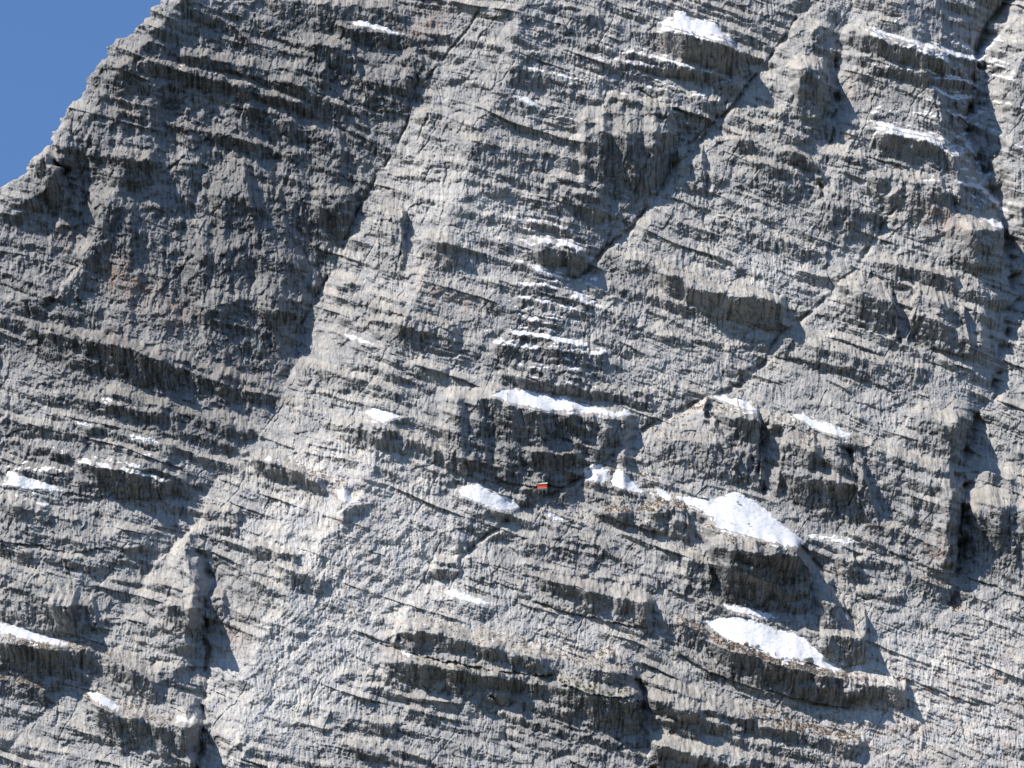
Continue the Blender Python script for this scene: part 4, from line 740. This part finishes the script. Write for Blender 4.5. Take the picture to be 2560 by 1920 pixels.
def flatmat(name, c, c2, rough=0.9, scale=0.6):
    m, t, b = nodes(name)
    n = t.nodes.new('ShaderNodeTexNoise'); n.inputs['Scale'].default_value = scale
    k = t.nodes.new('ShaderNodeTexCoord'); t.links.new(k.outputs['Object'], n.inputs['Vector'])
    r = t.nodes.new('ShaderNodeValToRGB'); r.color_ramp.elements[0].position = 0.4; r.color_ramp.elements[1].position = 0.62
    r.color_ramp.elements[0].color = c + (1,); r.color_ramp.elements[1].color = c2 + (1,)
    t.links.new(n.outputs['Fac'], r.inputs[0]); t.links.new(r.outputs[0], b.inputs['Base Color']); b.inputs['Roughness'].default_value = rough
    return m
tufts('dry_grass', base[mossv < 0.3], flatmat('dry_grass', (0.22, 0.12, 0.07), (0.20, 0.155, 0.09)), 0.2, 0.5, 'rust brown dead grass growing along the ledges')
if (mossv >= 0.3).any():
    tufts('green_turf', base[mossv >= 0.3], flatmat('green_turf', (0.06, 0.08, 0.02), (0.12, 0.13, 0.05)), 0.35, 0.9, 'dark green turf hanging on the lower ledges')

# ------------------------------------------------------------------ mesh helpers for the hut and the boulders
import bmesh
def mesh_obj(name, bm, mat, parent=None, smooth=False):
    me = bpy.data.meshes.new(name); bm.to_mesh(me); bm.free(); me.materials.append(mat)
    if smooth:
        for pgn in me.polygons: pgn.use_smooth = True
    ob = bpy.data.objects.new(name, me); COL.objects.link(ob)
    if parent: ob.parent = parent
    return ob
def box(bm, x0, x1, y0, y1, z0, z1, bev=0.0):
    vs = [bm.verts.new(v_) for v_ in ((x0,y0,z0),(x1,y0,z0),(x1,y1,z0),(x0,y1,z0),(x0,y0,z1),(x1,y0,z1),(x1,y1,z1),(x0,y1,z1))]
    for f_ in ((3,2,1,0),(4,5,6,7),(0,1,5,4),(1,2,6,5),(2,3,7,6),(3,0,4,7)): bm.faces.new([vs[k] for k in f_])

def surf(px, py):
    j = int(np.argmin(np.abs(xs - px))); i = int(np.argmin(np.abs(ys - py)))
    return float(R[max(0, i - 3):i + 4, max(0, j - 3):j + 4].max())
def wpt(px, py, r):
    return Vector(world(np.array([px], float), np.array([py], float), np.array([r], float))[0])

# the bivouac hut: origin on the ledge
hw = window(1338, 1372, 1207, 1225); rh = float(R[hw].max()) + 4
hut = bpy.data.objects.new('bivouac_hut', None); COL.objects.link(hut)
hut.location = wpt(1355.0, 1222.0, rh); hut.rotation_euler = (0, 0, math.radians(-7))
hut['label'] = 'small bright orange-red bivouac hut on stilts at the foot of the dark cliff'; hut['category'] = 'mountain hut'
red = flatmat('red_sheet_metal', (0.90, 0.075, 0.0), (0.84, 0.065, 0.0), 0.55)
grey = flatmat('roof_metal', (0.55, 0.58, 0.58), (0.45, 0.50, 0.50), 0.45)
steel = flatmat('weathered_steel', (0.22, 0.24, 0.26), (0.30, 0.31, 0.32), 0.6)
dkg = flatmat('hut_glass', (0.03, 0.04, 0.05), (0.05, 0.06, 0.07), 0.1)
W2 = 1.85; Z0 = 0.45; Z1 = 2.0; DP = 2.2
bm = bmesh.new(); box(bm, -W2, W2, 0, DP, Z0, Z1)
for k in range(9):                                   # standing seams of the front cladding
    xk = -W2 + 0.2 + k * (2 * W2 - 0.4) / 8
    box(bm, xk - 0.03, xk + 0.03, -0.03, -0.002, Z0 + 0.03, Z1 - 0.03)
mesh_obj('wall', bm, red, hut)
bm = bmesh.new()
r0, r1 = Z1 + 0.02, Z1 + 0.42
vv = [(-W2-.12,-.2,r0),(W2+.12,-.2,r0),(W2+.12,DP+.15,r0+.90),(-W2-.12,DP+.15,r0+.90),(-W2-.12,-.2,r0+.12),(W2+.12,-.2,r0+.16),(W2+.12,DP+.15,r0+1.5),(-W2-.12,DP+.15,r0+1.15)]
vs = [bm.verts.new(q_) for q_ in vv]
for f_ in ((3,2,1,0),(4,5,6,7),(0,1,5,4),(1,2,6,5),(2,3,7,6),(3,0,4,7)): bm.faces.new([vs[k] for k in f_])
mesh_obj('roof', bm, grey, hut)
bm = bmesh.new(); box(bm, -W2 - 0.04, W2 + 0.04, -0.06, DP + 0.04, Z0 - 0.14, Z0 - 0.003)
mesh_obj('floor_frame', bm, grey, hut)
for lx in (-1.5, 0.0, 1.5):
    for ly in (0.1, DP - 0.2):
        bm = bmesh.new(); box(bm, lx - 0.05, lx + 0.05, ly - 0.06, ly + 0.06, -1.3, Z0 - 0.143); mesh_obj('stilt', bm, steel, hut)
bm = bmesh.new(); box(bm, W2 + 0.002, W2 + 0.04, 0.7, 1.4, Z0 + 0.1, Z1 - 0.15)
door = mesh_obj('door', bm, flatmat('door_paint', (0.42, 0.03, 0.01), (0.36, 0.03, 0.01), 0.5), hut)
bm = bmesh.new(); box(bm, W2 + 0.042, W2 + 0.07, 0.78, 0.84, Z0 + 0.7, Z0 + 0.85); mesh_obj('handle', bm, steel, door)

def boulder(px, py, wpx, label, seed, mat, lift=0.6):
    bm = bmesh.new(); bmesh.ops.create_icosphere(bm, subdivisions=4, radius=1)
    r_ = random.Random(seed); sx, sy, sz = wpx * S * 0.5, wpx * S * 0.45, wpx * S * 0.38
    ph = [r_.random() * 6 for _ in range(6)]
    for v_ in bm.verts:
        c_ = v_.co
        k = 1 + 0.12 * math.sin(3 * c_.x + ph[0]) * math.sin(2.5 * c_.y + ph[1]) + 0.08 * math.sin(6 * c_.z + ph[2] + 2 * c_.x) + 0.04 * math.sin(11 * c_.x + ph[3]) * math.sin(9 * c_.z + ph[4])
        v_.co = Vector((c_.x * sx * k, c_.y * sy * k, max(c_.z, -0.6) * sz * k + sz * 0.5))
    ob = mesh_obj('boulder', bm, mat, None, False)
    ob.location = wpt(px, py + wpx * 0.3, surf(px, py) + 5 + wpx * 0.38)
    ob.rotation_euler = (0, 0, r_.random() * 6)
    ob['label'] = label; ob['category'] = 'boulder'; ob['group'] = 'loose boulders on the snow'
stone = flatmat('boulder_limestone', (0.30, 0.29, 0.27), (0.42, 0.40, 0.37), 0.9, 1.2)
boulder(2019, 1646, 25, 'largest round pale boulder, at the lower rim of the lower snow field', 1, stone)
boulder(1862, 1604, 14, 'small boulder on the left lower rim of the lower snow field', 2, stone)
boulder(1890, 1611, 12, 'small grey boulder on the lower rim of the lower snow field, between the other two', 3, stone)
boulder(1843, 1253, 8, 'small stone near the peak of the big snow triangle', 4, stone)
boulder(1869, 1307, 6, 'tiny stone in the middle of the big snow triangle', 5, stone)

# ------------------------------------------------------------------ valley ground below the wall
zlow = float(P[:, 2].min())
gxs = np.linspace(-12000, 12000, 81); gys = np.linspace(-9000, 9000, 61)
GXX, GYY = np.meshgrid(gxs.astype(f32), gys.astype(f32))
GZ = -45 + 12 * fbm(GXX / 2500, GYY / 2500, 3, 400)
gp = np.stack([GXX, GYY, GZ], -1).reshape(-1, 3)
gidx = grid_mesh('ground', gp[:, [0, 1, 2]], 61, 81, None, None, flatmat('valley_scree', (0.12, 0.12, 0.10), (0.07, 0.09, 0.05), 0.95, 0.003))
gidx['kind'] = 'structure'
